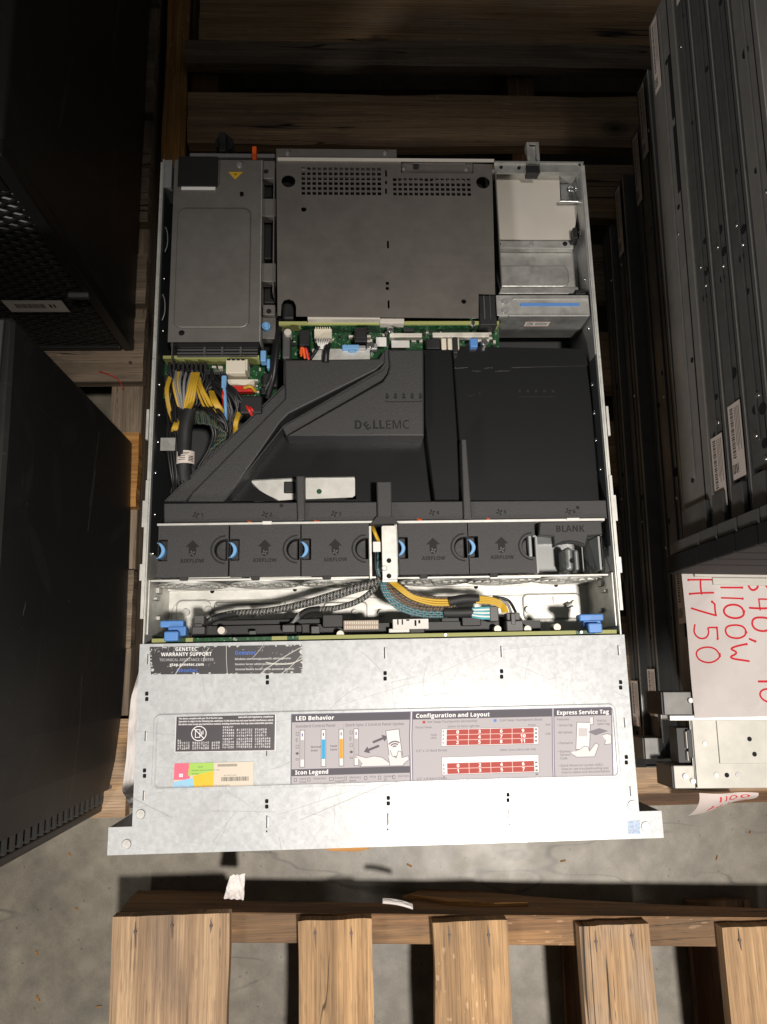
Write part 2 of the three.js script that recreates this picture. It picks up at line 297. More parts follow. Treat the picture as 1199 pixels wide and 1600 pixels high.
{ // the empty pallet nearest the camera: slats run away from the viewer
  const t = thing('wooden_pallet', 'empty brown pallet on the concrete in front of the open server', 'pallet');
  const xs = [[-0.316, -0.180, M.woodA], [-0.098, -0.011, M.woodB], [0.062, 0.151, M.woodB], [0.239, 0.324, M.woodC], [0.413, 0.505, M.woodC], [0.590, 0.68, M.woodB]];
  xs.forEach(([a, b, m], i) => {
    const z0 = [0.128, 0.139, 0.146, 0.156, 0.164, 0.17][i];
    mesh('slat', plank(a, b, PT - 0.018, PT, z0, 0.62, true), m, t);
    const n = i === 0 ? 3 : 2, l = []; for (let k = 0; k < n; k++) l.push([a + (b - a) * (k + 0.5) / n + rr(-0.008, 0.008), z0 + 0.014 + rr(-0.003, 0.004)]);
    for (const q of l) mesh('nail', [cyl(q[0], PT - 0.002, PT + 0.0013, q[1], rr(0.0018, 0.003), 0.0018, 7), slab([[q[0] - 0.0004, q[1] - rr(0.008, 0.014)], [q[0] + 0.0012, q[1]], [q[0] + rr(-0.001, 0.001), q[1] + rr(0.008, 0.02)], [q[0] - 0.0012, q[1]]], PT + 0.0009, 0.002)], M.nail, t);
  });
  // the stringer under the slat ends: a board on edge, notched and splintered along its lower edge
  const face = (px, py) => { const d = rayDir(px, py), k = 0.041, tt = (0.128 - camPos.z + k * (camPos.x + 0.314)) / (d.z - k * d.x); return new THREE.Vector2(camPos.x + d.x * tt + 0.314, camPos.y + d.y * tt); };
  const low = [[190, 1424], [193, 1415], [199, 1409], [204, 1402], [216, 1391], [225, 1392], [260, 1391], [300, 1393], [344, 1393], [350, 1398], [366, 1403], [384, 1408], [450, 1410], [520, 1410], [600, 1412], [640, 1411], [652, 1407], [634, 1404], [628, 1400], [648, 1394], [665, 1386], [700, 1388], [760, 1394], [830, 1401], [900, 1406], [1040, 1414], [1199, 1420], [1300, 1424]].map(([x, y]) => face(x, y));
  const prof = new THREE.Shape([...low, new THREE.Vector2(1.02, 0.111), new THREE.Vector2(0.0, 0.111), new THREE.Vector2(0.0005, 0.095)]);
  const sg = new THREE.ExtrudeGeometry(prof, { depth: 0.031, bevelEnabled: true, bevelSize: 0.0012, bevelThickness: 0.0012, bevelOffset: -0.0012, bevelSegments: 1 }).rotateY(-Math.atan(0.041)).translate(-0.314, 0, 0.1285);
  mesh('stringer', woodUV(sg, false), M.woodLead, t);
  mesh('stringer', woodUV(box(-0.314, 0.70, 0, 0.1115, 0.52, 0.555), false), M.woodB, t);
  for (const [a, b] of [[0.244, 0.33], [0.418, 0.505]]) mesh('bottom_board', plank(a, b, 0.003, 0.018, 0.165, 0.62, true), M.woodDark, t);
  { const sp = [[636, 1403], [700, 1409], [760, 1414], [826, 1416], [760, 1417], [700, 1414]].map(([x, y]) => face(x, y)); mesh('splinter', woodUV(new THREE.ExtrudeGeometry(new THREE.Shape(sp), { depth: 0.004, bevelEnabled: false }).rotateY(-Math.atan(0.041)).translate(-0.314, 0, 0.1235), false), M.woodOrange, t); }
  base(t, -0.05, 0, 0.38);
}
{ // pallet under the open server and the stack; boards run left to right
  const t = thing('wooden_pallet', 'dark brown pallet under the open server with boards showing behind it', 'pallet');
  const zs = [[-1.33, -1.235, 0.128], [-1.205, -1.085, 0.128], [-1.080, -1.037, 0.137], [-0.993, -0.907, 0.13], [-0.878, -0.79, 0.13], [-0.748, -0.66, 0.13], [-0.61, -0.522, 0.13], [-0.478, -0.39, 0.13], [-0.345, -0.257, 0.13], [-0.212, -0.124, 0.13], [-0.085, 0.008, 0.13]];
  zs.forEach(([a, b, y], i) => { const x0 = [-0.26, -0.25, -0.268, -0.262, -0.26, -0.26, -0.26, -0.26, -0.26, -0.26, -0.265][i], g = plank(x0, 0.75, y - 0.018, y, a, b, false, i === 2 ? 0.003 : 0.002); mesh('slat', g, i === 10 || i % 3 === 0 ? M.woodA : i % 3 === 1 ? M.woodC : M.woodGrey, t); });
  for (const x of [-0.262, 0.22, 0.70]) mesh('stringer', woodUV(box(x, x + 0.04, 0, 0.1115, -1.33, 0.005), true), M.woodDark, t);
  for (const z of [-1.1, -0.6, -0.05]) mesh('bottom_board', plank(-0.262, 0.74, 0.003, 0.016, z, z + 0.09, false), M.woodDark, t);
  const sl = slab([at(490, 1322, PT), at(575, 1318, PT), at(578, 1327, PT), at(560, 1331, PT), at(520, 1330.5, PT)], 0.128, 0.014);
  mesh('splinter', woodUV(sl, false), M.woodOrange, t);
  base(t, 0.25, 0, -0.66);
}
{ // pallet under the black towers; its right edge shows along the open server
  const t = thing('wooden_pallet', 'greyish pallet carrying the two black towers, its edge beside the server', 'pallet');
  const zs = [[-1.30, -1.16], [-1.10, -0.96], [-0.90, -0.78], [-0.73, -0.655], [-0.632, -0.540], [-0.468, -0.366], [-0.284, -0.185], [-0.098, 0.016]];
  zs.forEach(([a, b], i) => {
    mesh('slat', plank(-1.1, -0.313 + [0, 0, 0, 0.002, 0.003, 0.002, 0.003, 0.006][i], PT - 0.018, PT, a, b, false), [M.woodGrey, M.woodGrey, M.woodGrey, M.woodGrey, M.woodGrey, M.woodOrange, M.woodGrey, M.woodC][i], t);
    if (i > 3) for (const k of [0.25, 0.7]) mesh('nail', cyl(-0.327, PT - 0.002, PT + 0.0012, a + (b - a) * k, 0.003, 0.0026, 8), M.nail, t);
  });
  mesh('stringer', woodUV(box(-0.356, -0.314, 0, 0.1115, -1.30, 0.0), true), M.woodGrey, t);
  mesh('stringer', woodUV(box(-1.1, -1.06, 0, 0.1115, -1.30, 0.0), true), M.woodGrey, t);
  for (const z of [-1.25, -0.7, -0.1]) mesh('bottom_board', plank(-1.1, -0.313, 0.003, 0.016, z, z + 0.09, false), M.woodGrey, t);
  base(t, -0.7, 0, -0.6);
}
{ const a = rect(262, 0, 292, 246, 0.115); const m = mesh('loose_plank', plank(-0.302, -0.268, 0.095, 0.113, -1.33, -0.72, true), M.woodOrange, null);
  m.userData = { label: 'plain light brown plank lying in the gap behind the server', category: 'plank' }; }

// ------------------------------------------------------------------ black towers on the left
{
  const t = thing('tower_computer', 'black tower with mesh front and white barcode sticker, upper left', 'computer tower', 'black towers on the left pallet');
  const X1 = -0.323, X0 = -0.545, Y0 = 0.131, Y1 = 0.535, Z0 = -1.32, Z1 = -0.60;
  mesh('body', metric(box(X0, X1, Y0, Y1, Z0, Z1, 0.004), 0.62, false, 0.1, 0.3), M.tower, t);
  const trim = [box(X1 - 0.014, X1 + 0.001, Y0, Y1 + 0.002, Z1 - 0.002, Z1 + 0.016, 0.003), box(X0, X1 - 0.0145, Y0, Y0 + 0.010, Z1 - 0.002, Z1 + 0.016, 0.003), box(X0, X0 + 0.012, Y0 + 0.0105, Y1, Z1 - 0.002, Z1 + 0.016, 0.003), box(X0 + 0.0125, X1 - 0.0145, Y1 - 0.05, Y1, Z1 - 0.002, Z1 + 0.016, 0.003)];
  mesh('front_frame', trim, M.towerTrim, t);
  mesh('back_panel', box(X0 + 0.0125, X1 - 0.0145, Y0 + 0.0105, Y1 - 0.0505, Z1 + 0.001, Z1 + 0.0072), M.meshBack, t);
  const bars = [], mx0 = X0 + 0.012, mx1 = X1 - 0.014, my0 = Y0 + 0.010, my1 = Y1 - 0.05, W = mx1 - mx0, H = my1 - my0, pitch = 0.0125, sl = 0.52;
  for (const dir of [1, -1]) for (let k = -60; k < 60; k++) {          // y = dir*sl*x + k*pitch, clipped to the opening
    const c = k * pitch; let xa = 0, xb = W;
    const yA = (x) => (dir > 0 ? sl * x + c : sl * (W - x) + c);
    const lo = dir > 0 ? (0 - c) / sl : W - (H - c) / sl, hi = dir > 0 ? (H - c) / sl : W - (0 - c) / sl;
    xa = Math.max(xa, lo); xb = Math.min(xb, hi);
    if (xb - xa < 0.004) continue;
    const ya = yA(xa), yb = yA(xb), L = Math.hypot(xb - xa, yb - ya), g = new THREE.BoxGeometry(L, 0.0027, 0.0022).rotateZ(Math.atan2(yb - ya, xb - xa)).translate(mx0 + (xa + xb) / 2, my0 + (ya + yb) / 2, Z1 + 0.010 + dir * 0.0006);
    bars.push(clean(g));
  }
  mesh('mesh_grille', bars, M.towerTrim, t);
  const lab = label(256, 128, (c, w, h) => { c.fillStyle = '#d8d2c8'; c.fillRect(0, 0, w, h); c.fillStyle = '#222'; for (let i = 0, x = 40; x < 170; i++) { const q = 2 + ((i * 7) % 4); c.fillRect(x, 40, q, 44); x += q + 2 + ((i * 5) % 3); } c.fillRect(186, 44, 10, 36); c.fillRect(204, 44, 8, 36); });
  const pg = new THREE.PlaneGeometry(0.070, 0.030); pg.translate(-0.404, 0.258, Z1 + 0.0135);
  mesh('barcode_sticker', pg, lab, t);
  mesh('latch', box(X1 - 0.03, X1 - 0.006, 0.29, 0.298, Z1 + 0.0155, Z1 + 0.022, 0.002), M.towerGrey, t);
  mesh('power_button', clean(new THREE.CylinderGeometry(0.014, 0.016, 0.008, 24).rotateX(Math.PI / 2).translate(-0.46, 0.33, Z1 + 0.014)), M.towerTrim, t);
  base(t, (X0 + X1) / 2, Y0, -0.95);
}
{
  const t = thing('tower_computer', 'black tower with plain scratched side panel, lower left', 'computer tower', 'black towers on the left pallet');
  const Y0 = 0.131, Y1 = 0.497;
  const plan = [[-0.54, -0.456], [-0.322, -0.456], [-0.319, -0.452], [-0.317, -0.36], [-0.3145, -0.19], [-0.3165, -0.10], [-0.321, -0.05], [-0.327, -0.016], [-0.54, -0.016]];
  mesh('body', metric(slab(plan, Y1, Y1 - Y0, { bevel: 0.003 }), 0.7, false, 0.37, 0.61), M.tower, t);
  mesh('front_panel', [box(-0.54, -0.334, Y0, Y1 - 0.001, 0.000, 0.010, 0.003), box(-0.54, -0.350, Y0, Y1 - 0.001, -0.0155, 0.0005)], M.towerTrim, t);
  const ribs = []; for (let y = Y0 + 0.006; y < Y1; y += 0.0165) ribs.push(box(-0.3505, -0.332, y, y + 0.0055, -0.0155, -0.0002));
  mesh('side_vent', ribs, M.towerTrim, t);
  mesh('top_panel', box(-0.54, -0.326, Y1 + 0.0005, Y1 + 0.004, -0.452, -0.02, 0.0015), M.towerGrey, t);
  base(t, -0.43, Y0, -0.23);
}

// ------------------------------------------------------------------ stack of closed servers on the right
const barcode = (c, w, h) => {
  c.fillStyle = '#e0d2c8'; c.fillRect(0, 0, w, h); c.fillStyle = '#2a2624';
  for (let i = 0, x = 16; x < w * 0.72; i++) { const q = 2 + ((i * 7 + 3) % 5); c.fillRect(x, h * 0.62, q, h * 0.24); x += q + 2 + ((i * 5) % 4); }
  for (let k = 0; k < 4; k++) c.fillRect(18, h * (0.14 + k * 0.11), w * (0.6 - 0.08 * (k % 2)), 3);
  for (let i = 0; i < 60; i++) c.fillRect(w * 0.80 + ((i * 13) % 10) * 4, h * 0.5 + ((i * 7) % 11) * 4, 4, 4);
};
const labMat = label(320, 96, barcode, 0.6);
const stackMats = { dark: M.sideDark, pale: M.sidePale, mid: M.sideMid };
// each entry: left face x, bottom, top, front z, rear z, finish, what shows at the front, label
const STK = [
  { x: 0.331, y0: 0.131, y1: 0.171, f: -0.026, r: -0.75, m: 'dark', front: 'ear', text: 'lowest closed server of the right stack, resting on the pallet boards', lab: 1 },
  { x: 0.338, y0: 0.172, y1: 0.213, f: -0.040, r: -0.80, m: 'dark', front: 'ear', text: 'closed server second from the bottom of the right stack', lab: 1 },
  { x: 0.351, y0: 0.214, y1: 0.260, f: -0.014, r: -0.85, m: 'mid', front: 'ear', text: 'closed server whose silver front and ear stick out under the written sheet' },
  { x: 0.345, e: 0.040, y0: 0.261, y1: 0.305, f: -0.094, r: -0.885, m: 'mid', front: 'ear', text: 'closed server directly under the sheet with red handwriting', lab: 2 },
  { x: 0.345, y0: 0.312, y1: 0.385, f: -0.257, r: -0.935, m: 'pale', front: 'bezel', text: 'tall closed server with pale side resting above the sheet with red writing' },
  { x: 0.345, y0: 0.386, y1: 0.4245, f: -0.257, r: -0.99, m: 'mid', front: 'bezel', text: 'closed server with barcode label, directly above the pale sided one', lab: 3 },
  { x: 0.345, y0: 0.4255, y1: 0.463, f: -0.257, r: -1.0, m: 'mid', front: 'bezel', text: 'second closed server above the pale sided one, with its own barcode label', lab: 4 },
  { x: 0.345, y0: 0.464, y1: 0.502, f: -0.257, r: -1.0, m: 'mid', front: 'bezel', text: 'closed server third above the pale sided one, near the right frame edge' },
  { x: 0.345, y0: 0.503, y1: 0.545, f: -0.257, r: -1.0, m: 'pale', front: 'bezel', text: 'topmost closed server of the right stack, cut off by the frame' },
];
STK.forEach((s, n) => {
  const t = thing('rack_server', s.text, 'server', 'closed servers stacked on the right');
  const { x, y0, y1, f, r } = s, W = 0.434, m = stackMats[s.m], H = y1 - y0;
  const uvm = (g) => metric(g, 0.35, true, n * 0.31, n * 0.17);
  mesh('body', uvm(box(x, x + W, y0, y1 - 0.0035, r, f, 0.0008)), m, t);
  mesh('lid', uvm(box(x - 0.0012, x + W + 0.0012, y1 - 0.0033, y1, r + 0.004, f - 0.002, 0.0008)), n === 4 || n === 8 ? M.sidePale : M.sideMid, t);
  mesh('lid_lip', uvm(box(x - 0.0021, x - 0.0013, y1 - 0.0012, y1 - 0.0001, r + 0.004, f - 0.016)), M.plate, t);
  mesh('seam', box(x - 0.0004, x + 0.0002, y0 + H * 0.72, y0 + H * 0.75, r + 0.006, f - 0.02), M.hole, t);
  mesh('slide_rail', uvm(box(x - 0.0022, x, y0 + H * 0.42, y0 + H * 0.5, r + 0.01, f - 0.08, 0.0008)), m, t);
  // studs, screws and slots along the side
  const dark = [], riv = [];
  for (let z = r + 0.05 + (n % 3) * 0.04; z < f - 0.03; z += 0.11 + 0.09 * hash(n, Math.round(z * 1000), 21)) {
    const yy = y0 + H * (0.28 + 0.4 * hash(n, Math.round(z * 1000), 8));
    const rad = hash(n, Math.round(z * 1000), 12) > 0.7 ? 0.0055 : 0.003;
    dark.push(clean(new THREE.CylinderGeometry(rad, rad, 0.001, 14).rotateZ(Math.PI / 2).translate(x - 0.0002, yy, z)));
    if (hash(n, Math.round(z * 1000), 5) > 0.5) riv.push(clean(new THREE.SphereGeometry(0.0022, 10, 6).scale(0.6, 1, 1).translate(x - 0.0002, y0 + H * (0.2 + 0.5 * hash(n, Math.round(z * 1000), 6)), z + 0.03)));
  }
  if (s.front === 'bezel' && n > 4 && n < 8) for (const [dz, k] of [[-0.05, 0.3], [-0.075, 0.62], [-0.11, 0.35], [-0.02, 0.6], [-0.26, 0.4], [-0.285, 0.6]]) { dark.push(clean(new THREE.CylinderGeometry(0.0045, 0.0045, 0.001, 14).rotateZ(Math.PI / 2).translate(x - 0.0002, y0 + H * k, f + dz))); riv.push(clean(new THREE.SphereGeometry(0.0028, 10, 6).scale(0.6, 1, 1).translate(x - 0.0002, y0 + H * (1 - k) - 0.004, f + dz - 0.012))); }
  mesh('slot', dark, M.hole, t);
  mesh('rivet', riv, M.chrome, t);
  const side = (z0, z1, ya, yb) => {                                // a label on the left side, text running along z
    const g = new THREE.BufferGeometry(), xx = x - 0.0026;
    g.setAttribute('position', new THREE.Float32BufferAttribute([xx, yb, z0, xx, ya, z0, xx, ya, z1, xx, yb, z0, xx, ya, z1, xx, yb, z1], 3));
    g.setAttribute('uv', new THREE.Float32BufferAttribute([0, 1, 0, 0, 1, 0, 0, 1, 1, 0, 1, 1], 2)); g.computeVertexNormals(); return g;
  };
  if (s.lab === 1) mesh('barcode_label', side(f - 0.10, f - 0.045, y0 + 0.008, y0 + 0.032), labMat, t);
  if (s.lab === 2) mesh('barcode_label', side(f - 0.18, f - 0.095, y0 + 0.010, y0 + 0.034), labMat, t);
  if (s.lab >= 3) mesh('barcode_label', side(s.lab === 3 ? -0.365 : -0.385, s.lab === 3 ? -0.292 : -0.312, y0 + 0.007, y0 + 0.031), labMat, t);
  if (n > 0 && n < 7) mesh('rear_sticker', side(r + 0.01, r + 0.11, y0 + 0.012, y0 + 0.03), labMat, t);
  if (n === 4) mesh('vent_slot', [0, 1].map((k) => clean(new THREE.BoxGeometry(0.0012, 0.006, 0.085).translate(x - 0.0003, y0 + 0.05, r + 0.13 + k * 0.095))), M.hole, t);
  const ex = x - (s.e ?? 0.0235);
  if (s.front === 'ear') {
    const e = mesh('ear', uvm(box(ex, x - 0.0005, y0 + 0.001, y1 - 0.0005, f - 0.022, f + 0.002, 0.001)), n === 2 ? M.plate : M.sideMid, t);
    mesh('ear_cap', box(ex - 0.0026, ex - 0.0002, y0 + 0.0015, y1 - 0.001, f - 0.022, f + 0.002, 0.0008), M.black, t);
    mesh('front_panel', uvm(box(x, x + W, y0 + 0.001, y1 - 0.0005, f + 0.0003, f + 0.002, 0.0004)), M.tray, t);
    if (n >= 2) {
      mesh('top_plate', uvm(box(x + 0.0005, x + W - 0.0005, y1 + 0.0002, y1 + 0.0016, f - 0.16, f + 0.0015, 0.0004)), M.plate, t);
      for (const [dx, dz] of n === 2 ? [[-0.012, -0.011], [-0.004, -0.006], [0.022, -0.012], [0.012, -0.045], [0.046, -0.012]] : [[-0.012, -0.013], [-0.004, -0.006]])
        mesh('screw', [cyl(x + dx, y1 - 0.001, y1 + 0.0028, x ? f + dz : 0, 0.0032, 0.0026, 14), cyl(x + dx, y1 + 0.0028, y1 + 0.003, f + dz, 0.0012, 0.0012, 6)], M.chrome, t);
      if (n === 3) mesh('front_lip', uvm(box(ex + 0.004, x + W, y1 - 0.004, y1 + 0.0026, f + 0.0022, f + 0.0075, 0.0006)), M.tray, t);
      if (n === 2) {
        const xs = at(1135, 1170, y1 + 0.004)[0];
        mesh('raised_plate', uvm(box(xs, x + W, y1 + 0.0018, y1 + 0.0036, f - 0.155, f - 0.024, 0.0005)), M.plate, t);
        mesh('latch_block', [box(x - 0.016, x - 0.001, y1 - 0.026, y1 - 0.004, f - 0.062, f - 0.024, 0.001), box(x - 0.006, x - 0.0012, y1 - 0.0038, y1 + 0.0006, f - 0.060, f - 0.03, 0.0006)], M.black, t);
        mesh('latch_clip', [box(x - 0.0075, x - 0.0063, y1 - 0.0038, y1 + 0.0008, f - 0.058, f - 0.04, 0.0004), box(x - 0.0075, x - 0.0063, y1 - 0.0038, y1 + 0.0008, f - 0.037, f - 0.027, 0.0004)], M.plate, t);
      }
      if (n === 2) for (const [dx, dz] of [[0.062, -0.05], [0.066, -0.034], [0.034, -0.012]]) mesh('hole', cyl(x + dx, y1 + 0.0012, y1 + (dz < -0.03 ? 0.0039 : 0.0019), f + dz, 0.0026, 0.0026, 12), M.hole, t);
    }
  } else {
    mesh('ear', uvm(box(ex + 0.004, x - 0.0005, y0 + 0.001, y1 - 0.001, f - 0.014, f - 0.001, 0.001)), M.sideMid, t);
    mesh('bezel', box(ex, x + W + 0.02, y0 + 0.0008, y1 - 0.0008, f, f + 0.019, 0.002), M.bezel, t);
    if (n === 4) mesh('silver_strip', [box(ex + 0.03, ex + 0.16, y0 - 0.0035, y0 + 0.0004, f + 0.006, f + 0.0215, 0.0006), box(ex + 0.05, ex + 0.2, y0 - 0.0030, y0 - 0.0005, f + 0.022, f + 0.030, 0.0006)], M.plate, t);
    mesh('hinge', uvm(box(x - 0.006, x - 0.0005, y0 + 0.006, y1 - 0.01, f - 0.05, f - 0.0145, 0.001)), M.sideMid, t);
  }
  base(t, x + W / 2, y0, (f + r) / 2);
  t.rotation.y = -THREE.MathUtils.degToRad(n < 4 ? 1.2 : 1.7);
});

// ------------------------------------------------------------------ handwritten sheets
const GLY = { H: [[[0, 0], [0, 1]], [[0.8, 0], [0.75, 1]], [[0, 0.5], [0.8, 0.48]]], 7: [[[0, 0.9], [0.15, 1], [0.8, 1], [0.35, 0]]], 5: [[[0.85, 1], [0.2, 0.97]], [[0.2, 0.97], [0.14, 0.55], [0.4, 0.64], [0.75, 0.52], [0.8, 0.2], [0.5, 0], [0.05, 0.06]]], 0: [[[0.5, 1], [0.2, 0.96], [0.02, 0.6], [0.08, 0.15], [0.4, -0.02], [0.78, 0.15], [0.9, 0.6], [0.7, 0.95], [0.4, 1]]], 1: [[[0.3, 1], [0.25, 0]]], W: [[[0, 1], [0.2, 0], [0.5, 0.6], [0.75, 0], [1, 1]]], R: [[[0.1, 0], [0.15, 1]], [[0.1, 0.95], [0.7, 0.95], [0.75, 0.6], [0.2, 0.5], [0.85, 0]]], 6: [[[0.7, 1], [0.3, 0.75], [0.08, 0.35], [0.2, 0.03], [0.55, 0], [0.82, 0.2], [0.6, 0.48], [0.3, 0.45], [0.12, 0.25]]], 4: [[[0.2, 1], [0.1, 0.45], [0.8, 0.45]], [[0.7, 0.95], [0.65, 0]]], ',': [[[0.3, 0.1], [0.15, -0.15]]], ' ': [] };
function scrawl(c, text, x, y, s, colour = '#c3202c', lw = 7) {       // reads along +x of the canvas
  c.strokeStyle = colour; c.lineWidth = lw; c.lineCap = c.lineJoin = 'round';
  for (const ch of text) { for (const st of GLY[ch] ?? []) { c.beginPath(); const q = st.map(([a, b]) => [x + a * s * 0.75 + rr(-4, 4), y - b * s + rr(-4, 4)]); c.lineWidth = lw * rr(0.85, 1.15); c.moveTo(...q[0]); if (q.length > 4) { for (let i = 1; i < q.length - 1; i++) c.quadraticCurveTo(...q[i], (q[i][0] + q[i + 1][0]) / 2, (q[i][1] + q[i + 1][1]) / 2); c.lineTo(...q[q.length - 1]); } else for (let i = 1; i < q.length; i++) c.quadraticCurveTo((q[i - 1][0] + q[i][0]) / 2 + rr(-6, 6), (q[i - 1][1] + q[i][1]) / 2 + rr(-6, 6), ...q[i]); c.stroke(); c.lineWidth = lw * 1.3; c.beginPath(); c.moveTo(...q[0]); c.lineTo(q[0][0] + 1, q[0][1] + 1); c.stroke(); } x += ch === '1' ? s * 0.5 : s * 0.92; }
}
const sheetTex = canvasTex(1024, 975, (c, w, h) => {
  c.fillStyle = '#bdb6b4'; c.fillRect(0, 0, w, h);
  for (let i = 0; i < 60; i++) { c.fillStyle = `rgba(${rnd() > 0.5 ? '255,250,245' : '120,105,100'},0.03)`; c.beginPath(); c.ellipse(rr(0, w), rr(0, h), rr(20, 160), rr(10, 60), rr(0, 3), 0, 7); c.fill(); }
  // 1024 px = 0.225 m from under the bezels to the front edge, the last line nearest the left side
  scrawl(c, 'H750', 140, 930, 158, '#b81c28', 12); scrawl(c, '1100W', 165, 722, 142, '#b81c28', 12); scrawl(c, 'R640, 10', 5, 535, 140, '#b81c28', 12);
});
M.sheet = std({ map: sheetTex, roughness: 0.85, side: THREE.DoubleSide });
function curled(fn, nu, nv, mat, name, lab, cat) {                    // a thin sheet from a parametric surface, with thickness
  const pos = [], uv = [], idx = [];
  for (let j = 0; j <= nv; j++) for (let i = 0; i <= nu; i++) { pos.push(...fn(i / nu, j / nv)); uv.push(i / nu, j / nv); }
  for (let j = 0; j < nv; j++) for (let i = 0; i < nu; i++) { const a = j * (nu + 1) + i, b = a + 1, c = a + nu + 1, d = c + 1; idx.push(a, b, d, a, d, c); }
  const g = new THREE.BufferGeometry(); g.setAttribute('position', new THREE.Float32BufferAttribute(pos, 3)); g.setAttribute('uv', new THREE.Float32BufferAttribute(uv, 2)); g.setIndex(idx); g.computeVertexNormals();
  const m = mesh(name, g, mat, null); m.userData = { label: lab, category: cat }; return m;
}
{ // lies on the fourth server: u runs towards the viewer, v to the left
  const Y = 0.3088, z0 = -0.262, z1 = -0.094, x0 = at(1082, 1121, Y)[0], x1 = x0 + 0.17;
  const a = at(1066, 903, Y), b = at(1086, 1121, Y);
  curled((u, v) => { const x = a[0] + (b[0] - a[0]) * u + v * 0.16, z = z0 + (z1 - z0) * u; return [x, Y + 0.0012 * Math.sin(u * 5 + v * 4) * Math.sin(u * 3), z]; }, 24, 16, M.sheet, 'paper_sheet', 'large white sheet with H750 and 1100W handwritten in red marker', 'paper sheet');
}
const sheet2 = canvasTex(256, 256, (c, w, h) => { c.fillStyle = '#c2b6b2'; c.fillRect(0, 0, w, h); scrawl(c, 'H75', 60, 110, 70, '#c3303a', 8); scrawl(c, '1100', 70, 220, 60, '#c3303a', 8); });
curled((u, v) => { const p = at(1084 + 92 * u + 8 * v, 1236 + (46 - 26 * u) * v, 0.19); return [p[0], 0.205 - 0.045 * v * v + 0.006 * Math.sin(u * 6), p[1]]; }, 12, 10, std({ map: sheet2, roughness: 0.85, side: THREE.DoubleSide }), 'paper_sheet', 'small white sheet with red writing hanging below the lowest silver ear', 'paper sheet');
{ const L = [[224, 1012], [217, 1050], [205, 1090], [201, 1130], [198, 1180], [191, 1236], [197, 1246], [203, 1262]];
  curled((u, v) => { const k = Math.min(v * 7, 6.999), i = Math.floor(k), f = k - i, px = L[i][0] + (L[i + 1][0] - L[i][0]) * f, py = L[i][1] + (L[i + 1][1] - L[i][1]) * f, Y = 0.300 - 0.012 * v + 0.006 * Math.sin(u * 9 + v * 3) * (1 - u) + 0.003 * Math.sin(v * 31 + u * 8), p = at(px, py, Y); return [p[0] + (-0.214 - p[0]) * u, Y, p[1] + 0.012 * u * Math.sin(v * 9)]; }, 14, 40, M.paper, 'paper_sheet', 'crumpled blank white paper sticking out along the left side of the open server', 'paper sheet'); }
curled((u, v) => { const Y = 0.106 + 0.022 * v, p = at(350 + 31 * u + (6 - 6 * u) * v + 3 * v, 1404 + 2 * u - (34 + 9 * u) * v, Y); return [p[0], Y + 0.005 * Math.sin(u * 5 + v * 4) * v + 0.002 * Math.sin(u * 21 + v * 13), p[1]]; }, 14, 14, M.paper, 'paper_scrap', 'torn curled white scrap standing on the broken pallet edge', 'paper scrap');
curled((u, v) => { const p = at(598 + 47 * u, 1403 + 9 * v + 9 * u * u, 0.112); return [p[0], 0.1125 + 0.005 * Math.sin(v * 3.1), p[1]]; }, 10, 6, M.paper, 'tape_scrap', 'flat white strip of tape caught on the splintered pallet edge', 'tape');

// ================================================================== the open server
const S = thing('rack_server', 'open silver and black server with its top lid removed, in the middle of the picture', 'server');
const BOT = 0.328, ZR = -0.672;
const mm = (g, s = 0.25) => metric(g, s), mms = (a, s) => a.map((g) => mm(g, s));
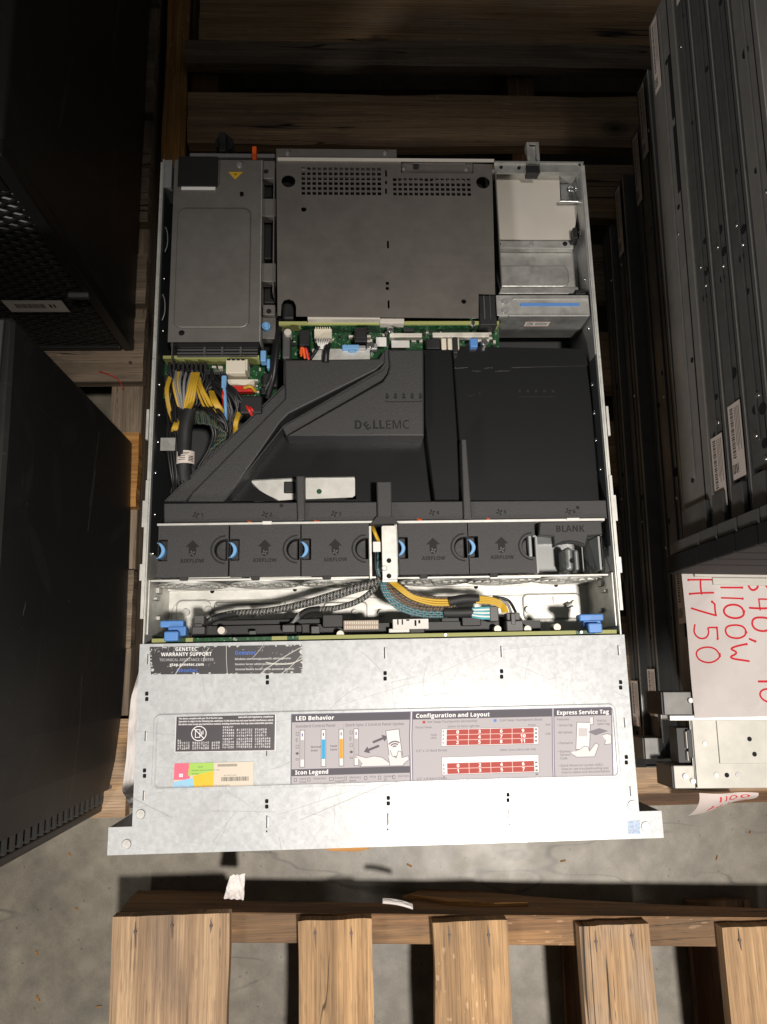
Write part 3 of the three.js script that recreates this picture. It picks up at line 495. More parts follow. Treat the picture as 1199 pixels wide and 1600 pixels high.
// --- chassis
{
  const ch = [];
  ch.push(box(-0.219, 0.219, BOT, BOT + 0.0015, ZR, -0.175));                                        // floor
  ch.push(box(-0.2195, -0.2183, BOT + 0.0016, TOP - 0.001, ZR, -0.176));                            // left wall
  ch.push(box(0.2183, 0.2195, BOT + 0.0016, TOP - 0.001, ZR, -0.176));                              // right wall
  ch.push(box(-0.2182, 0.2182, BOT + 0.0016, TOP - 0.012, ZR, ZR + 0.0012));                        // rear wall
  mesh('chassis', mms((ch)), M.tray, S);
  const rims = [];
  for (const s of [-1, 1]) {
    rims.push(box(s * 0.2204 - 0.0010, s * 0.2204 + 0.0010, TOP - 0.0012, TOP, ZR + 0.004, -0.452), box(s * 0.2206 - 0.0010, s * 0.2206 + 0.0010, TOP - 0.0016, TOP - 0.0002, -0.4515, -0.33), box(s * 0.2210 - 0.0014, s * 0.2210 + 0.0014, TOP - 0.001, TOP + 0.0006, -0.3295, -0.20));
    for (const [a, b] of [[-0.40, -0.37], [-0.31, -0.285], [-0.25, -0.235]]) rims.push(box(s * 0.2236 - 0.0012, s * 0.2236 + 0.0012, TOP - 0.004, TOP - 0.0002, a, b));
  }
  mesh('wall_rim', mms((rims)), M.tray, S);
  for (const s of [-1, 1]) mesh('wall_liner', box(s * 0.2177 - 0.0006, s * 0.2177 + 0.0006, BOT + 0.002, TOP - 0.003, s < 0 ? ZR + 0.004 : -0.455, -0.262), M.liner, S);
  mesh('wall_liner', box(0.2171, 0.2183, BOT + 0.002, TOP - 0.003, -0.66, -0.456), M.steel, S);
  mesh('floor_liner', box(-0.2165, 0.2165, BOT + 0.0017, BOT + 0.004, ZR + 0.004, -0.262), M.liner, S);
  const hk = [];                                                     // hooks and studs on the inner walls
  for (const z of [-0.655, -0.60, -0.545, -0.49, -0.43, -0.40, -0.372, -0.34, -0.30, -0.262]) for (const s of [-1, 1]) hk.push(clean(new THREE.SphereGeometry(0.0022, 10, 6).scale(0.8, 1, 1).translate(s * 0.2170, TOP - 0.012 - 0.01 * hash((z * 1000) | 0, s, 3), z)));
  mesh('stud', hk, M.chrome, S);
  const wires = [];
  for (const z of [-0.60, -0.525]) wires.push(tube([[-0.2165, TOP - 0.01, z], [-0.2145, TOP - 0.01, z + 0.006], [-0.2140, TOP - 0.01, z + 0.02], [-0.2160, TOP - 0.01, z + 0.028]], 0.0007, 16, 6));
  mesh('wire_clip', wires, M.steel, S);
  // inner guide plates by the front bay
  for (const s of [-1, 1]) {
    const g = [];
    for (const [z, h, l] of [[-0.232, 0.03, 0.006], [-0.222, 0.022, 0.003], [-0.205, 0.035, 0.004], [-0.245, 0.045, 0.010]]) g.push(box(s * 0.2155 - 0.0022, s * 0.2155 + 0.0022, TOP - h - 0.012, TOP - h, z, z + l, 0.0008));
    mesh('guide_hook', mms((g)), M.zinc, S);
  }
}
// --- power supply bay, rear left
{
  const q = rect(268, 250, 407, 534, TOP - 0.004), y = TOP - 0.004;
  const hb = rect(279, 249, 341, 293, y), hs = rect(375, 299, 381, 307, y), hc = P(284, 520, 0.004);
  const cover = slab([[q[0], q[2]], [q[1], q[2]], [q[1], q[3]], [q[0], q[3]]], y, 0.0012, { holes: [rrect(hs[0], hs[1], hs[2], hs[3], 0.0006, 1), circ(hc[0], hc[1], 0.003)] });
  const c = mesh('power_supply_cover', mm(cover), M.psu, S);
  const e = rect(275, 326, 391, 513, y);
  mesh('embossed_panel', mm(slab(rrect(e[0], e[1], e[2], e[3], 0.008), y + 0.0014, 0.0018, { bevel: 0.0012, seg: 2 })), M.psu, c);
  mesh('black_pad', box(hb[0], hb[1], y + 0.0002, y + 0.0025, hb[2] - 0.002, hb[3], 0.0006), M.ink, c);
  const w = rect(284, 292, 337, 297, y); mesh('white_strip', box(w[0], w[1], y + 0.0002, y + 0.0012, w[2], w[3]), M.white, c);
  const tri = [P(357, 269, 0.004), P(380, 269, 0.004), P(368, 281, 0.004)];
  mesh('warning_triangle', slab(tri, y + 0.0006, 0.0004), M.yellow, c);
  const tri2 = [P(362, 271, 0.004), P(375, 271, 0.004), P(368, 277, 0.004)];
  mesh('warning_mark', [slab([tri2[0], tri2[1], tri2[2]].map(([x, z], i, a) => { const cx = (a[0][0] + a[1][0] + a[2][0]) / 3, cz = (a[0][1] + a[1][1] + a[2][1]) / 3; return [cx + (x - cx) * 0.35, cz + (z - cz) * 0.35]; }), y + 0.0008, 0.00015)], M.ink, c);
  const sp = P(375, 258, 0.004); mesh('screw', [cyl(sp[0], y, y + 0.0015, sp[1], 0.0034, 0.0028, 14), cyl(sp[0], y + 0.0015, y + 0.0017, sp[1], 0.0012, 0.0012, 6)], M.steel, c);
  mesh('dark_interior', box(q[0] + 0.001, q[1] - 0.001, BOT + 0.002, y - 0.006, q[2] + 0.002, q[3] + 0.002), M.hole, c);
  const sk = rect(268, 534, 407, 535, y); mesh('side_flange', mm(box(q[1] + 0.0001, q[1] + 0.0012, y - 0.03, y + 0.0006, q[2], q[3])), M.zinc, c);
  // slatted black ends of the power supplies
  const g = rect(276, 537, 402, 557, TOP - 0.010);
  const v = mesh('power_supply_end', box(g[0], g[1], BOT + 0.002, TOP - 0.018, g[2], g[3] - 0.002), M.black, S);
  const bars = []; for (let k = 0; k < 4; k++) { const z = g[2] + (g[3] - g[2]) * (k + 0.4) / 4; bars.push(box(g[0], g[1], TOP - 0.0175, TOP - 0.0125, z, z + 0.0014)); }
  for (const k of [0.33, 0.55, 0.78]) bars.push(box(g[0] + (g[1] - g[0]) * k, g[0] + (g[1] - g[0]) * k + 0.002, TOP - 0.0175, TOP - 0.0115, g[2], g[3] - 0.003));
  bars.push(box(g[0] - 0.004, g[0] - 0.003, BOT + 0.01, TOP - 0.006, g[2], g[3] + 0.002));
  mesh('slat', bars, M.towerGrey, v);
  // rear edge fittings
  const f = rect(297, 240, 430, 246, TOP - 0.02); mesh('rear_flange', mm(box(f[0], f[1], TOP - 0.03, TOP - 0.02, f[2], f[3])), M.steel, S);
  const a = P(350, 222, 0.03); mesh('power_plug', [cyl(a[0], TOP - 0.05, TOP - 0.034, a[1] - 0.002, 0.010, 0.010, 18), box(a[0] - 0.0045, a[0] + 0.004, TOP - 0.034, TOP - 0.021, a[1] - 0.006, a[1] + 0.018, 0.002)], M.black, S);
  const o = rect(394, 228, 401, 249, TOP - 0.012); mesh('release_tab', box(o[0], o[1], TOP - 0.03, TOP - 0.012, o[2], o[3], 0.0008), M.orange, S);
  const l = rect(262, 250, 270, 293, TOP - 0.002); mesh('corner_flange', mm(box(l[0] - 0.004, l[1] - 0.001, TOP - 0.03, TOP - 0.002, l[2], l[3])), M.steel, S);
}
// --- divider between power supplies and riser
{
  const b = rect(409, 252, 431, 530, TOP - 0.03);
  const d = mesh('divider', mm(box(b[0], b[1], BOT + 0.002, TOP - 0.045, b[2], b[3])), M.sideDark, S);
  for (const [x0, y0, x1, y1, h] of [[411, 251, 430, 279, 0.005], [409, 310, 431, 338, 0.006], [409, 411, 431, 440, 0.006], [411, 476, 430, 492, 0.007], [410, 493, 431, 529, 0.014]]) mesh('bracket', mm(pb(x0, y0, x1, y1, h, 0.012, 0.0006)), M.psu, d);
  for (const [x, y] of [[416, 268], [420, 485]]) { const q = P(x, y, 0.005); mesh('hole', cyl(q[0], TOP - 0.0068, TOP - (y < 300 ? 0.0048 : 0.0066), q[1], 0.0026, 0.0026, 12), M.hole, d); }
  const q = P(416, 509, 0.008); mesh('blue_screw', [cyl(q[0], TOP - 0.014, TOP - 0.008, q[1], 0.0042, 0.0042, 18), cyl(q[0], TOP - 0.0082, TOP - 0.0068, q[1], 0.003, 0.0026, 14)], M.blueLight, d);
  mesh('dark_box', [pb(412, 281, 430, 308, 0.022, 0.02), pb(412, 342, 430, 405, 0.024, 0.02, 0.002), pb(412, 444, 430, 474, 0.024, 0.02, 0.002)], M.black, d);
}
// --- riser cover: the big steel plate with two square-hole vents
{
  const y = TOP - 0.002, o = [[432, 249], [627, 251], [627, 270], [740, 271], [740, 256], [769, 257], [774, 460], [748, 459], [748, 497], [463, 494], [463, 478], [459, 470], [452, 467], [444, 469], [440, 476], [439, 493], [434, 493]].map(([a, b]) => P(a, b, 0.002));
  const holes = [];
  const grid = (x0, x1, y0, y1, nx, ny) => {
    const q = rect(x0, y0, x1, y1, y), w = (q[1] - q[0]) / nx, h = (q[3] - q[2]) / ny;
    for (let i = 0; i < nx; i++) for (let j = 0; j < ny; j++) { const a = q[0] + w * (i + 0.18), b = q[2] + h * (j + 0.16); holes.push([[a, b], [a + w * 0.66, b], [a + w * 0.66, b + h * 0.66], [a, b + h * 0.66]]); }
  };
  grid(470, 597, 260, 306, 15, 6); grid(613, 737, 277, 307, 15, 4);
  for (const [x, yy, r] of [[451, 283, 0.0072], [755, 285, 0.0072], [475, 327, 0.0028], [725, 471, 0.0026]]) { const p = P(x, yy, 0.002); holes.push(circ(p[0], p[1], r, r > 0.005 ? 24 : 12)); }
  for (const [x0, y0, x1, y1] of [[605, 376, 608, 388], [603, 440, 608, 445], [603, 448, 608, 453], [606, 469, 609, 482], [602, 265, 605, 276], [602, 282, 605, 288], [602, 294, 605, 303]]) { const r = rect(x0, y0, x1, y1, y); holes.push(rrect(r[0], r[1], r[2], r[3], 0.0005, 1)); }
  const c = mesh('riser_cover', mm(slab(o, y, 0.0012, { holes }), 0.3), M.riser, S);
  const f = rect(432, 233, 620, 249, TOP - 0.001); mesh('rear_tab', mm(box(f[0], f[1], TOP - 0.0022, TOP - 0.001, f[2], f[3])), M.riser, c);
  const ln = rect(434, 249, 772, 251, TOP - 0.0004); mesh('folded_edge', mm(box(ln[0], ln[1], TOP - 0.0019, TOP + 0.0004, ln[2] - 0.0008, ln[3])), M.bright, c);
  const r = rect(628, 252, 739, 270, TOP - 0.005); mesh('recess_strip', [mm(box(r[0], r[1], TOP - 0.0062, TOP - 0.005, r[2], r[3])), mm(box(r[0] + 0.012, r[1] - 0.008, TOP - 0.0049, TOP - 0.003, r[2] + 0.003, r[2] + 0.0055))], M.riser, c);
  const rb = rect(646, 257, 654, 264, TOP - 0.004); mesh('rivet', [box(rb[0], rb[1], TOP - 0.0049, TOP - 0.003, rb[2], rb[3])], M.black, c);
  for (const [x, yy] of [[450, 241], [602, 241], [631, 263], [729, 264]]) { const p = P(x, yy, 0.002), h = yy > 250 ? 0.0049 : 0.0009; mesh('screw', [cyl(p[0], TOP - h, TOP - h + 0.0014, p[1], 0.0022, 0.0018, 12)], M.steel, c); }
  // side skirts and what lies under the plate
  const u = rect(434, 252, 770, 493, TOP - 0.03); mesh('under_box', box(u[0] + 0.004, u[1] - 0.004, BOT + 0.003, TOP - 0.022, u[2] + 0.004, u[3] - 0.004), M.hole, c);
  const cards = []; for (const [x0, y0, x1, y1] of [[474, 274, 596, 279], [474, 290, 596, 292], [616, 281, 660, 285], [676, 281, 736, 285]]) cards.push(pb(x0, y0, x1, y1, 0.012, 0.004)); mesh('card_edge', mms((cards)), M.chrome, c);
  mesh('skirt', mms(([box(u[1] + 0.0008, u[1] + 0.0018, TOP - 0.05, TOP - 0.0034, u[2] + 0.03, u[3] - 0.02), box(u[0] - 0.002, u[0] - 0.001, TOP - 0.04, TOP - 0.0034, u[2] + 0.03, u[3] - 0.012)])), M.psu, c);
  mesh('black_latch', [pb(749, 461, 776, 508, 0.008, 0.03, 0.001), pb(440, 470, 462, 500, 0.02, 0.02, 0.004)], M.black, c);
  mesh('latch_strip', [pb(756, 462, 758, 498, 0.0072, 0.001), pb(766, 462, 767, 498, 0.0072, 0.001)], M.towerGrey, c);
}
// --- rear right bay
{
  const y = TOP - 0.03;
  const bp = mesh('blank_plate', mm(pslab([[772, 271], [874, 273], [876, 318], [904, 320], [896, 374], [774, 374]], 0.022, 0.0012), 0.3), M.bright, S);
  const f1 = mesh('rear_rail', mms(([pb(773, 253, 822, 271, 0.004, 0.0012), pb(844, 254, 912, 269, 0.003, 0.006), pb(773, 252, 912, 254, 0.001, 0.004)])), M.zinc, S);
  for (const [x, yy] of [[783, 262], [811, 263], [906, 258]]) { const p = P(x, yy, 0.004); mesh('hole', cyl(p[0], TOP - 0.0042, TOP - 0.0027, p[1], 0.0018, 0.0018, 10), M.hole, f1); }
  const cl = mesh('clip', [pb(823, 258, 843, 271, 0.001, 0.01, 0.001)], M.black, S);
  const cb = rect(824, 222, 843, 255, TOP - 0.002);
  mesh('hasp', mms(([box(cb[0], cb[0] + 0.003, TOP - 0.012, TOP - 0.002, cb[2], cb[3]), box(cb[1] - 0.003, cb[1], TOP - 0.012, TOP - 0.002, cb[2], cb[3]), box(cb[0] + 0.0031, cb[1] - 0.0031, TOP - 0.012, TOP - 0.006, cb[2] + 0.002, cb[3]), box(cb[0] + 0.0031, cb[1] - 0.0031, TOP - 0.004, TOP - 0.002, cb[2], cb[2] + 0.0018)])), M.zinc, cl);
  const fl = mesh('bay_floor', mm(pslab([[775, 378], [900, 376], [905, 460], [777, 462]], 0.035, 0.0015), 0.3), M.zinc, S);
  const st = mesh('screw_strip', mm(pb(774, 374, 896, 388, 0.026, 0.008, 0.0005)), M.zinc, fl);
  for (const x of [779, 831, 883]) { const p = P(x, 381, 0.026); mesh('screw', [cyl(p[0], TOP - 0.026, TOP - 0.0255, p[1], 0.0026, 0.0026, 12), cyl(p[0], TOP - 0.0256, TOP - 0.0250, p[1], 0.0017, 0.0015, 8)], x === 831 ? M.steel : M.hole, fl); }
  const e = rect(770, 415, 889, 449, TOP - 0.034); mesh('embossed_panel', mm(slab(rrect(e[0], e[1], e[2], e[3], 0.008, 5), TOP - 0.033, 0.0025, { bevel: 0.0014, seg: 2 })), M.zinc, fl);
  mesh('bay_step', mm(pb(775, 448, 905, 459, 0.028, 0.006, 0.001)), M.zinc, fl);
  const rod = P(875, 315, 0.014), rod2 = P(906, 314, 0.014); mesh('rod', clean(new THREE.CylinderGeometry(0.0018, 0.0018, rod2[0] - rod[0], 12).rotateZ(Math.PI / 2).translate((rod[0] + rod2[0]) / 2, TOP - 0.014, rod[1])), M.chrome, S);
  const wl = rect(876, 272, 908, 312, TOP - 0.035); const pk = mesh('corner_pocket', mm(box(wl[0], wl[1], BOT + 0.01, TOP - 0.035, wl[2], wl[3])), M.steel, S);
  for (const [x, yy] of [[882, 277], [890, 277]]) mesh('slot', pb(x, yy - 2, x + 5, yy + 2, 0.0348, 0.001), M.hole, pk);
  { const p = P(902, 281, 0.02); mesh('screw', [cyl(p[0], TOP - 0.035, TOP - 0.018, p[1], 0.0034, 0.003, 14)], M.chrome, pk); }
  { const p = P(894, 292, 0.03); mesh('peg', clean(new THREE.SphereGeometry(0.004, 14, 8).scale(1.2, 0.7, 1).translate(p[0], TOP - 0.034, p[1])), M.chrome, pk); }
  mesh('wall_clip', [pb(896, 355, 903, 372, 0.012, 0.02, 0.001), pb(899, 452, 916, 460, 0.012, 0.02, 0.001)], M.black, S);
  // cross bracket with blue strip, in front of the bay
  const cr = mesh('cross_bracket', mms(([pb(776, 461, 921, 493, 0.004, 0.0014, 0.0005), pb(801, 465, 919, 468, 0.0025, 0.0014, 0.0005), pb(795, 491, 921, 494, 0.0028, 0.0022, 0.0005)]), 0.3), M.zinc, S);
  const fz = at(850, 494, TOP - 0.004)[1], fx = rect(780, 461, 921, 494, TOP - 0.004);
  mesh('front_face', mm(box(fx[0], fx[1] - 0.001, TOP - 0.055, TOP - 0.0058, fz - 0.0015, fz), 0.3), M.zinc, cr);
  const bs = rect(813, 474, 905, 478.5, TOP - 0.004); mesh('blue_strip', box(bs[0], bs[1], TOP - 0.0038, TOP - 0.0032, bs[2], bs[3]), M.blue, cr);
  for (const yy of [471, 485]) { const p = P(789, yy, 0.004); mesh('screw', [cyl(p[0], TOP - 0.0039, TOP - 0.0025, p[1], 0.0036, 0.003, 16), cyl(p[0], TOP - 0.0025, TOP - 0.0022, p[1], 0.0012, 0.0012, 6)], M.steel, cr); }
  const lb = label(256, 84, (c, w, h) => { c.fillStyle = '#e4e0d8'; c.fillRect(0, 0, w, h); c.strokeStyle = '#c05040'; c.lineWidth = 3; c.strokeRect(3, 3, w - 6, h - 6); c.fillStyle = '#333'; for (let i = 0; i < 6; i++) c.fillRect(104, 16 + i * 9, 100 + (i * 37) % 40, 4); for (let i = 0; i < 40; i++) c.fillRect(18 + (i * 7 % 9) * 8, 14 + (i * 5 % 7) * 8, 7, 7); });
  const p0 = at(823, 499, TOP - 0.012)[0], p1 = at(862, 499, TOP - 0.012)[0]; mesh('label', new THREE.PlaneGeometry(p1 - p0, 0.011).translate((p0 + p1) / 2, TOP - 0.021, fz + 0.0005), lb, cr);
}
// --- circuit board with its connectors, rear middle
{
  const h = 0.030, b = mesh('riser_board', metric(pb(436, 497, 780, 560, h, 0.002), 0.12), M.pcb, S);
  mesh('board_edge', [pb(436, 502, 780, 507, 0.012, 0.015, 0)], M.pcbEdge, b);
  mesh('edge_face', metric(pb(470, 507.3, 776, 509, 0.014, 0.015), 0.1), M.pcb, b);
  mesh('metal_clip', mms(([pb(481, 495, 594, 499, 0.004, 0.01), pb(594, 497, 632, 505, 0.008, 0.01, 0.0005), pb(609, 520, 660, 527, 0.018, 0.008, 0.0008), pb(676, 519, 765, 527, 0.018, 0.008, 0.0008), pb(545, 523, 580, 527, 0.02, 0.006, 0.0008)])), M.bright, b);
  mesh('white_connector', [pb(491, 513, 519, 529, 0.016, 0.012, 0.001)], M.ivory, b);
  const ri = []; for (let i = 0; i < 7; i++) ri.push(pb(493 + i * 3.6, 511, 494.6 + i * 3.6, 514, 0.0155, 0.006)); mesh('pin', ri, M.ivory, b);
  mesh('black_connector', [pb(554, 511, 574, 534, 0.010, 0.02, 0.001), pb(468, 515, 484, 540, 0.012, 0.02, 0.001), pb(556, 516, 572, 528, 0.0085, 0.001, 0.0005), pb(630, 509, 648, 518, 0.02, 0.01, 0.001)], M.black, b);
  const chips = [], comp = [];
  for (let i = 0; i < 46; i++) { const x = rr(450, 775), yy = rr(510, 545), w = rr(2, 8), k = rr(2, 5); (i % 3 ? comp : chips).push(pb(x, yy, x + w, yy + k, h - rr(0.001, 0.006), 0.006)); }
  mesh('chip', chips, M.black, b); mesh('component', comp, M.bright, b);
  mesh('white_label', [pb(588, 527, 604, 541, 0.0165, 0.001), pb(612, 532, 640, 543, 0.0165, 0.001)], M.white, b);
  const sl = []; for (let i = 0; i < 4; i++) sl.push(pb(690 + i * 10, 528, 698 + i * 10, 546, 0.016, 0.012, 0.001)); mesh('slot', sl.slice(0, 3), M.ivory, b); 
  mesh('slot_cover', [pb(666, 528, 688, 545, 0.017, 0.012, 0.001), pb(708, 526, 716, 552, 0.012, 0.012, 0.001)], M.black, b);
  mesh('blue_tab', [pb(735, 528, 747, 542, 0.013, 0.012, 0.001)], M.blue, b);
  for (const [x, y] of [[757, 536], [739, 506], [610, 516], [580, 540]]) { const p = P(x, y, 0.014); mesh('screw', [cyl(p[0], TOP - 0.03, TOP - 0.013, p[1], 0.0036, 0.0036, 14), cyl(p[0], TOP - 0.013, TOP - 0.0115, p[1], 0.0026, 0.002, 12)], M.chrome, b); }
  mesh('blue_lever', [pb(535, 538, 562, 546, 0.012, 0.006, 0.001), pb(545, 546, 556, 549, 0.012, 0.006, 0.001)], M.blueLight, b);
  mesh('lever_block', mms(([pb(560, 539, 572, 546, 0.012, 0.006, 0.001), pb(573, 536, 590, 546, 0.014, 0.008, 0.001)])), M.steel, b);
  mesh('plate', mm(pb(488, 545, 578, 563, 0.016, 0.006)), M.tray, b);
}
// --- power distribution board, left
{
  const h = 0.032, b = mesh('power_board', metric(pb(252, 556, 432, 622, h, 0.002), 0.12), M.pcb, S);
  mesh('board_edge', [pb(255, 555.5, 405, 560, 0.014, 0.016)], M.pcbEdge, b);
  mesh('white_connector', [pb(353, 561, 384, 583, 0.010, 0.02, 0.001), pb(384, 561, 387, 578, 0.010, 0.02, 0.0005), pb(355, 592, 398, 601, 0.016, 0.014, 0.001)], M.ivory, b);
  const tt = []; for (let i = 0; i < 4; i++) tt.push(pb(355 + i * 7.4, 560, 360 + i * 7.4, 563, 0.0095, 0.003)); mesh('connector_slot', tt, M.hole, b);
  const pins = []; for (let i = 0; i < 12; i++) pins.push(pb(322 + i * 2.6, 578, 323.3 + i * 2.6, 585, 0.016, 0.016)); mesh('pin', pins, M.chrome, b);
  const ch = [], co = []; for (let i = 0; i < 50; i++) { const x = rr(300, 428), y = rr(562, 612), w = rr(2, 7), k = rr(2, 5); (i % 2 ? co : ch).push(pb(x, y, x + w, y + k, h - rr(0.001, 0.006), 0.006)); } mesh('chip', ch, M.black, b); mesh('component', co, M.bright, b);
  mesh('blue_tab', [pb(407, 547, 416, 564, 0.008, 0.012, 0.001), pb(417, 560, 422, 575, 0.012, 0.012, 0.001), pb(346, 586, 354, 606, 0.012, 0.012, 0.001)], M.blueLight, b);
  const bl = []; for (let i = 0; i < 9; i++) bl.push(pb(262 + i * 7, 565, 267 + i * 7, 582, 0.014 + 0.002 * (i % 3), 0.02, 0.001)); mesh('black_connector', bl, M.black, b);
  mesh('red_plug', [pb(356, 601, 396, 612, 0.019, 0.008, 0.001)], M.red, b);
  mesh('wall_bracket', mm(pb(251, 684, 274, 704, 0.014, 0.0015)), M.zinc, S);
}
// --- cables by the power board
{
  const T = (m, n, list) => mesh(n, list, m, S);
  const yel = []; for (let i = 0; i < 4; i++) yel.push(ptube([[300 + i * 3.6, 583, 0.014], [296 + i * 3.4, 604, 0.007], [290 + i * 4, 628, 0.010], [288 + i * 2.4, 644, 0.018], [290 + i * 2, 660, 0.026]], 0.0014, 30, 8)); 
  for (let i = 0; i < 4; i++) yel.push(ptube([[328 + i * 1.6, 612, 0.018], [333 + i * 2.4, 628, 0.010], [342 + i * 2.4, 642, 0.014], [349 + i * 2, 652, 0.026]], 0.0015, 24, 8));
  for (let i = 0; i < 3; i++) yel.push(ptube([[278 + i, 582, 0.016], [272 + i * 3, 600, 0.010], [276 + i * 3, 622, 0.012], [282 + i * 3, 642, 0.02]], 0.0015, 24, 8));
  for (let i = 0; i < 3; i++) yel.push(ptube([[277 + i * 2, 655, 0.02], [271 + i * 3, 668, 0.015], [268 + i * 4, 680, 0.026]], 0.0015, 20, 8), ptube([[372 + i * 2, 645, 0.018], [367 + i * 2, 660, 0.014], [366 + i * 2, 678, 0.026]], 0.0014, 20, 8));
  yel.push(ptube([[382, 606, 0.017], [392, 604, 0.013], [400, 612, 0.02]], 0.0016, 20, 8));
  for (let i = 0; i < 6; i++) { const a = rr(-6, 6); yel.push(ptube([[306 + a, 588, 0.018], [312 + a, 606, 0.012], [324 + a * 1.4, 632, 0.014], [338 + a, 660, 0.016], [345 + a, 690, 0.03]], 0.0012, 30, 7)); }
  for (let i = 0; i < 5; i++) { const a = rr(-4, 4); yel.push(ptube([[268 + a, 586, 0.018], [262 + a, 610, 0.012], [266 + a, 640, 0.016], [276 + a, 668, 0.02], [284 + a, 700, 0.022], [280 + a, 730, 0.026]], 0.0012, 30, 7)); }
  T(M.yellow, 'yellow_cable', yel);
  const gry = []; for (let i = 0; i < 4; i++) gry.push(ptube([[276 + i * 8, 580, 0.016], [274 + i * 7, 598, 0.009], [280 + i * 4, 626, 0.012], [286 + i * 2, 648, 0.024]], 0.0014, 24, 8)); T(M.wireGrey, 'grey_cable', gry);
  const blk = [];
  for (let i = 0; i < 26; i++) { const a = rr(265, 335), b = rr(280, 310); blk.push(ptube([[a, 580 + rr(-4, 4), 0.016], [a + rr(-8, 8), 600, 0.012 + rr(0, 0.008)], [b + rr(-6, 6), 630, 0.018], [290 + rr(-7, 12), 660, 0.014 + rr(0, 0.01)], [289 + rr(-8, 8), 700, 0.016 + rr(0, 0.008)], [288 + rr(-6, 8), 745, 0.024]], rr(0.0012, 0.002), 34, 7)); }
  for (let i = 0; i < 12; i++) blk.push(ptube([[330 + rr(-10, 25), 590 + rr(-5, 10), 0.02], [350 + rr(-10, 20), 612 + rr(-8, 8), 0.014], [362 + rr(-10, 20), 640, 0.018], [340 + rr(-10, 20), 690, 0.03]], rr(0.0012, 0.002), 26, 7));
  for (let i = 0; i < 22; i++) { const a = rr(-12, 12); blk.push(ptube([[318 + a, 640 + rr(-10, 10), 0.016], [332 + a, 650 + rr(-8, 8), 0.011], [344 + a, 672 + rr(-8, 8), 0.014], [338 + a, 700, 0.02], [320 + a, 730, 0.026]], rr(0.0012, 0.002), 28, 7)); }
  for (let i = 0; i < 14; i++) { const a = rr(258, 282); blk.push(ptube([[a, 600 + rr(-10, 20), 0.02], [a - rr(0, 6), 640, 0.016 + rr(0, 0.01)], [a + rr(-4, 8), 690, 0.018], [a + rr(0, 10), 740 + rr(-10, 10), 0.022], [a + rr(0, 14), 770, 0.03]], rr(0.0011, 0.0018), 28, 7)); }
  T(M.wireBlack, 'black_cable', blk);
  const br = []; for (let i = 0; i < 10; i++) br.push(ptube([[292, 660, 0.016], [310 + i * 2, 644 + i * 2, 0.010], [330 + i * 2.6, 652 + i * 3, 0.012], [348 - i * 1.6, 672 + i * 3, 0.018], [354 - i * 4, 690 + i * 3, 0.03]], 0.0022, 36, 8)); T(M.braidDark, 'braided_cable', br);
  T(M.tape, 'cable_wrap', [ptube([[297, 642, 0.010], [291, 664, 0.009], [289, 690, 0.010], [288, 720, 0.011], [290, 748, 0.02]], 0.0066, 30, 14)]);
  T(M.red, 'red_cable', [ptube([[385, 634, 0.016], [390, 641, 0.013], [396, 652, 0.02]], 0.0016, 20, 8), ptube([[388, 634, 0.017], [394, 640, 0.014], [401, 650, 0.022]], 0.0014, 20, 8), ptube([[473, 549, 0.016], [478, 545, 0.006], [483, 562, 0.012]], 0.0014, 20, 8), ptube([[350, 606, 0.016], [349, 618, 0.012], [350, 640, 0.024]], 0.0014, 16, 8)]);
  T(M.orange, 'orange_cable', [ptube([[471, 556, 0.014], [474, 544, 0.006], [477, 560, 0.012]], 0.0014, 20, 8), ptube([[470, 552, 0.012], [472, 543, 0.006], [480, 556, 0.012]], 0.0013, 20, 8)]);
  T(M.blueLight, 'blue_cable', [ptube([[349, 590, 0.014], [352, 620, 0.013], [353, 650, 0.016], [352, 668, 0.03]], 0.0018, 20, 8)]);
  T(M.wireBlack, 'cable_loop', [ptube([[437, 500, 0.024], [434, 530, 0.012], [431, 560, 0.010], [427, 590, 0.014], [418, 622, 0.024]], 0.0032, 30, 10), ptube([[433, 520, 0.02], [428, 560, 0.014], [424, 590, 0.014], [414, 612, 0.024]], 0.003, 30, 10), ptube([[512, 538, 0.012], [510, 550, 0.008], [509, 566, 0.01]], 0.0034, 20, 10), ptube([[500, 538, 0.013], [494, 548, 0.008], [486, 560, 0.012]], 0.0018, 20, 8)]);
  const wh = []; for (let i = 0; i < 6; i++) wh.push(ptube([[495 + i * 4, 528, 0.016], [497 + i * 3, 536, 0.008], [500 + i * 1.4, 545, 0.012]], 0.0009, 14, 6)); T(M.white, 'thin_wire', wh);
  mesh('black_plug', [pb(374, 618, 410, 646, 0.014, 0.02, 0.002), pb(408, 605, 420, 616, 0.02, 0.01, 0.001), pb(410, 582, 434, 604, 0.016, 0.006, 0.002)], M.black, S);
  mesh('grey_post', mm(pb(441, 512, 454, 560, 0.012, 0.03, 0.002)), M.towerGrey, S);
  { const p = P(450, 519, 0.008); mesh('standoff', cyl(p[0], TOP - 0.02, TOP - 0.008, p[1], 0.0038, 0.0036, 18), M.bright, S); }
  const tag = label(256, 128, (c, w, h) => { c.fillStyle = '#ddd2c8'; c.fillRect(0, 0, w, h); c.fillStyle = '#3a3634'; for (const [y, a, l] of [[18, 40, 150], [34, 60, 110], [52, 50, 90], [70, 60, 84], [88, 40, 100]]) c.fillRect(a, y, l, 7); for (let i = 0; i < 70; i++) c.fillRect(184 + (i * 7 % 9) * 6, 50 + (i * 11 % 10) * 6, 5, 5); });
  const g = new THREE.CylinderGeometry(0.0088, 0.0088, 0.0125, 24, 1, true, -1.25, 2.5).rotateX(Math.PI / 2).rotateZ(Math.PI); const pq = P(291, 717, 0.012);
  g.rotateZ(0); g.rotateY(0); const pp = g.attributes.position, uvv = g.attributes.uv; let up = 0; for (let i = 0; i < pp.count; i++) up += pp.getY(i);
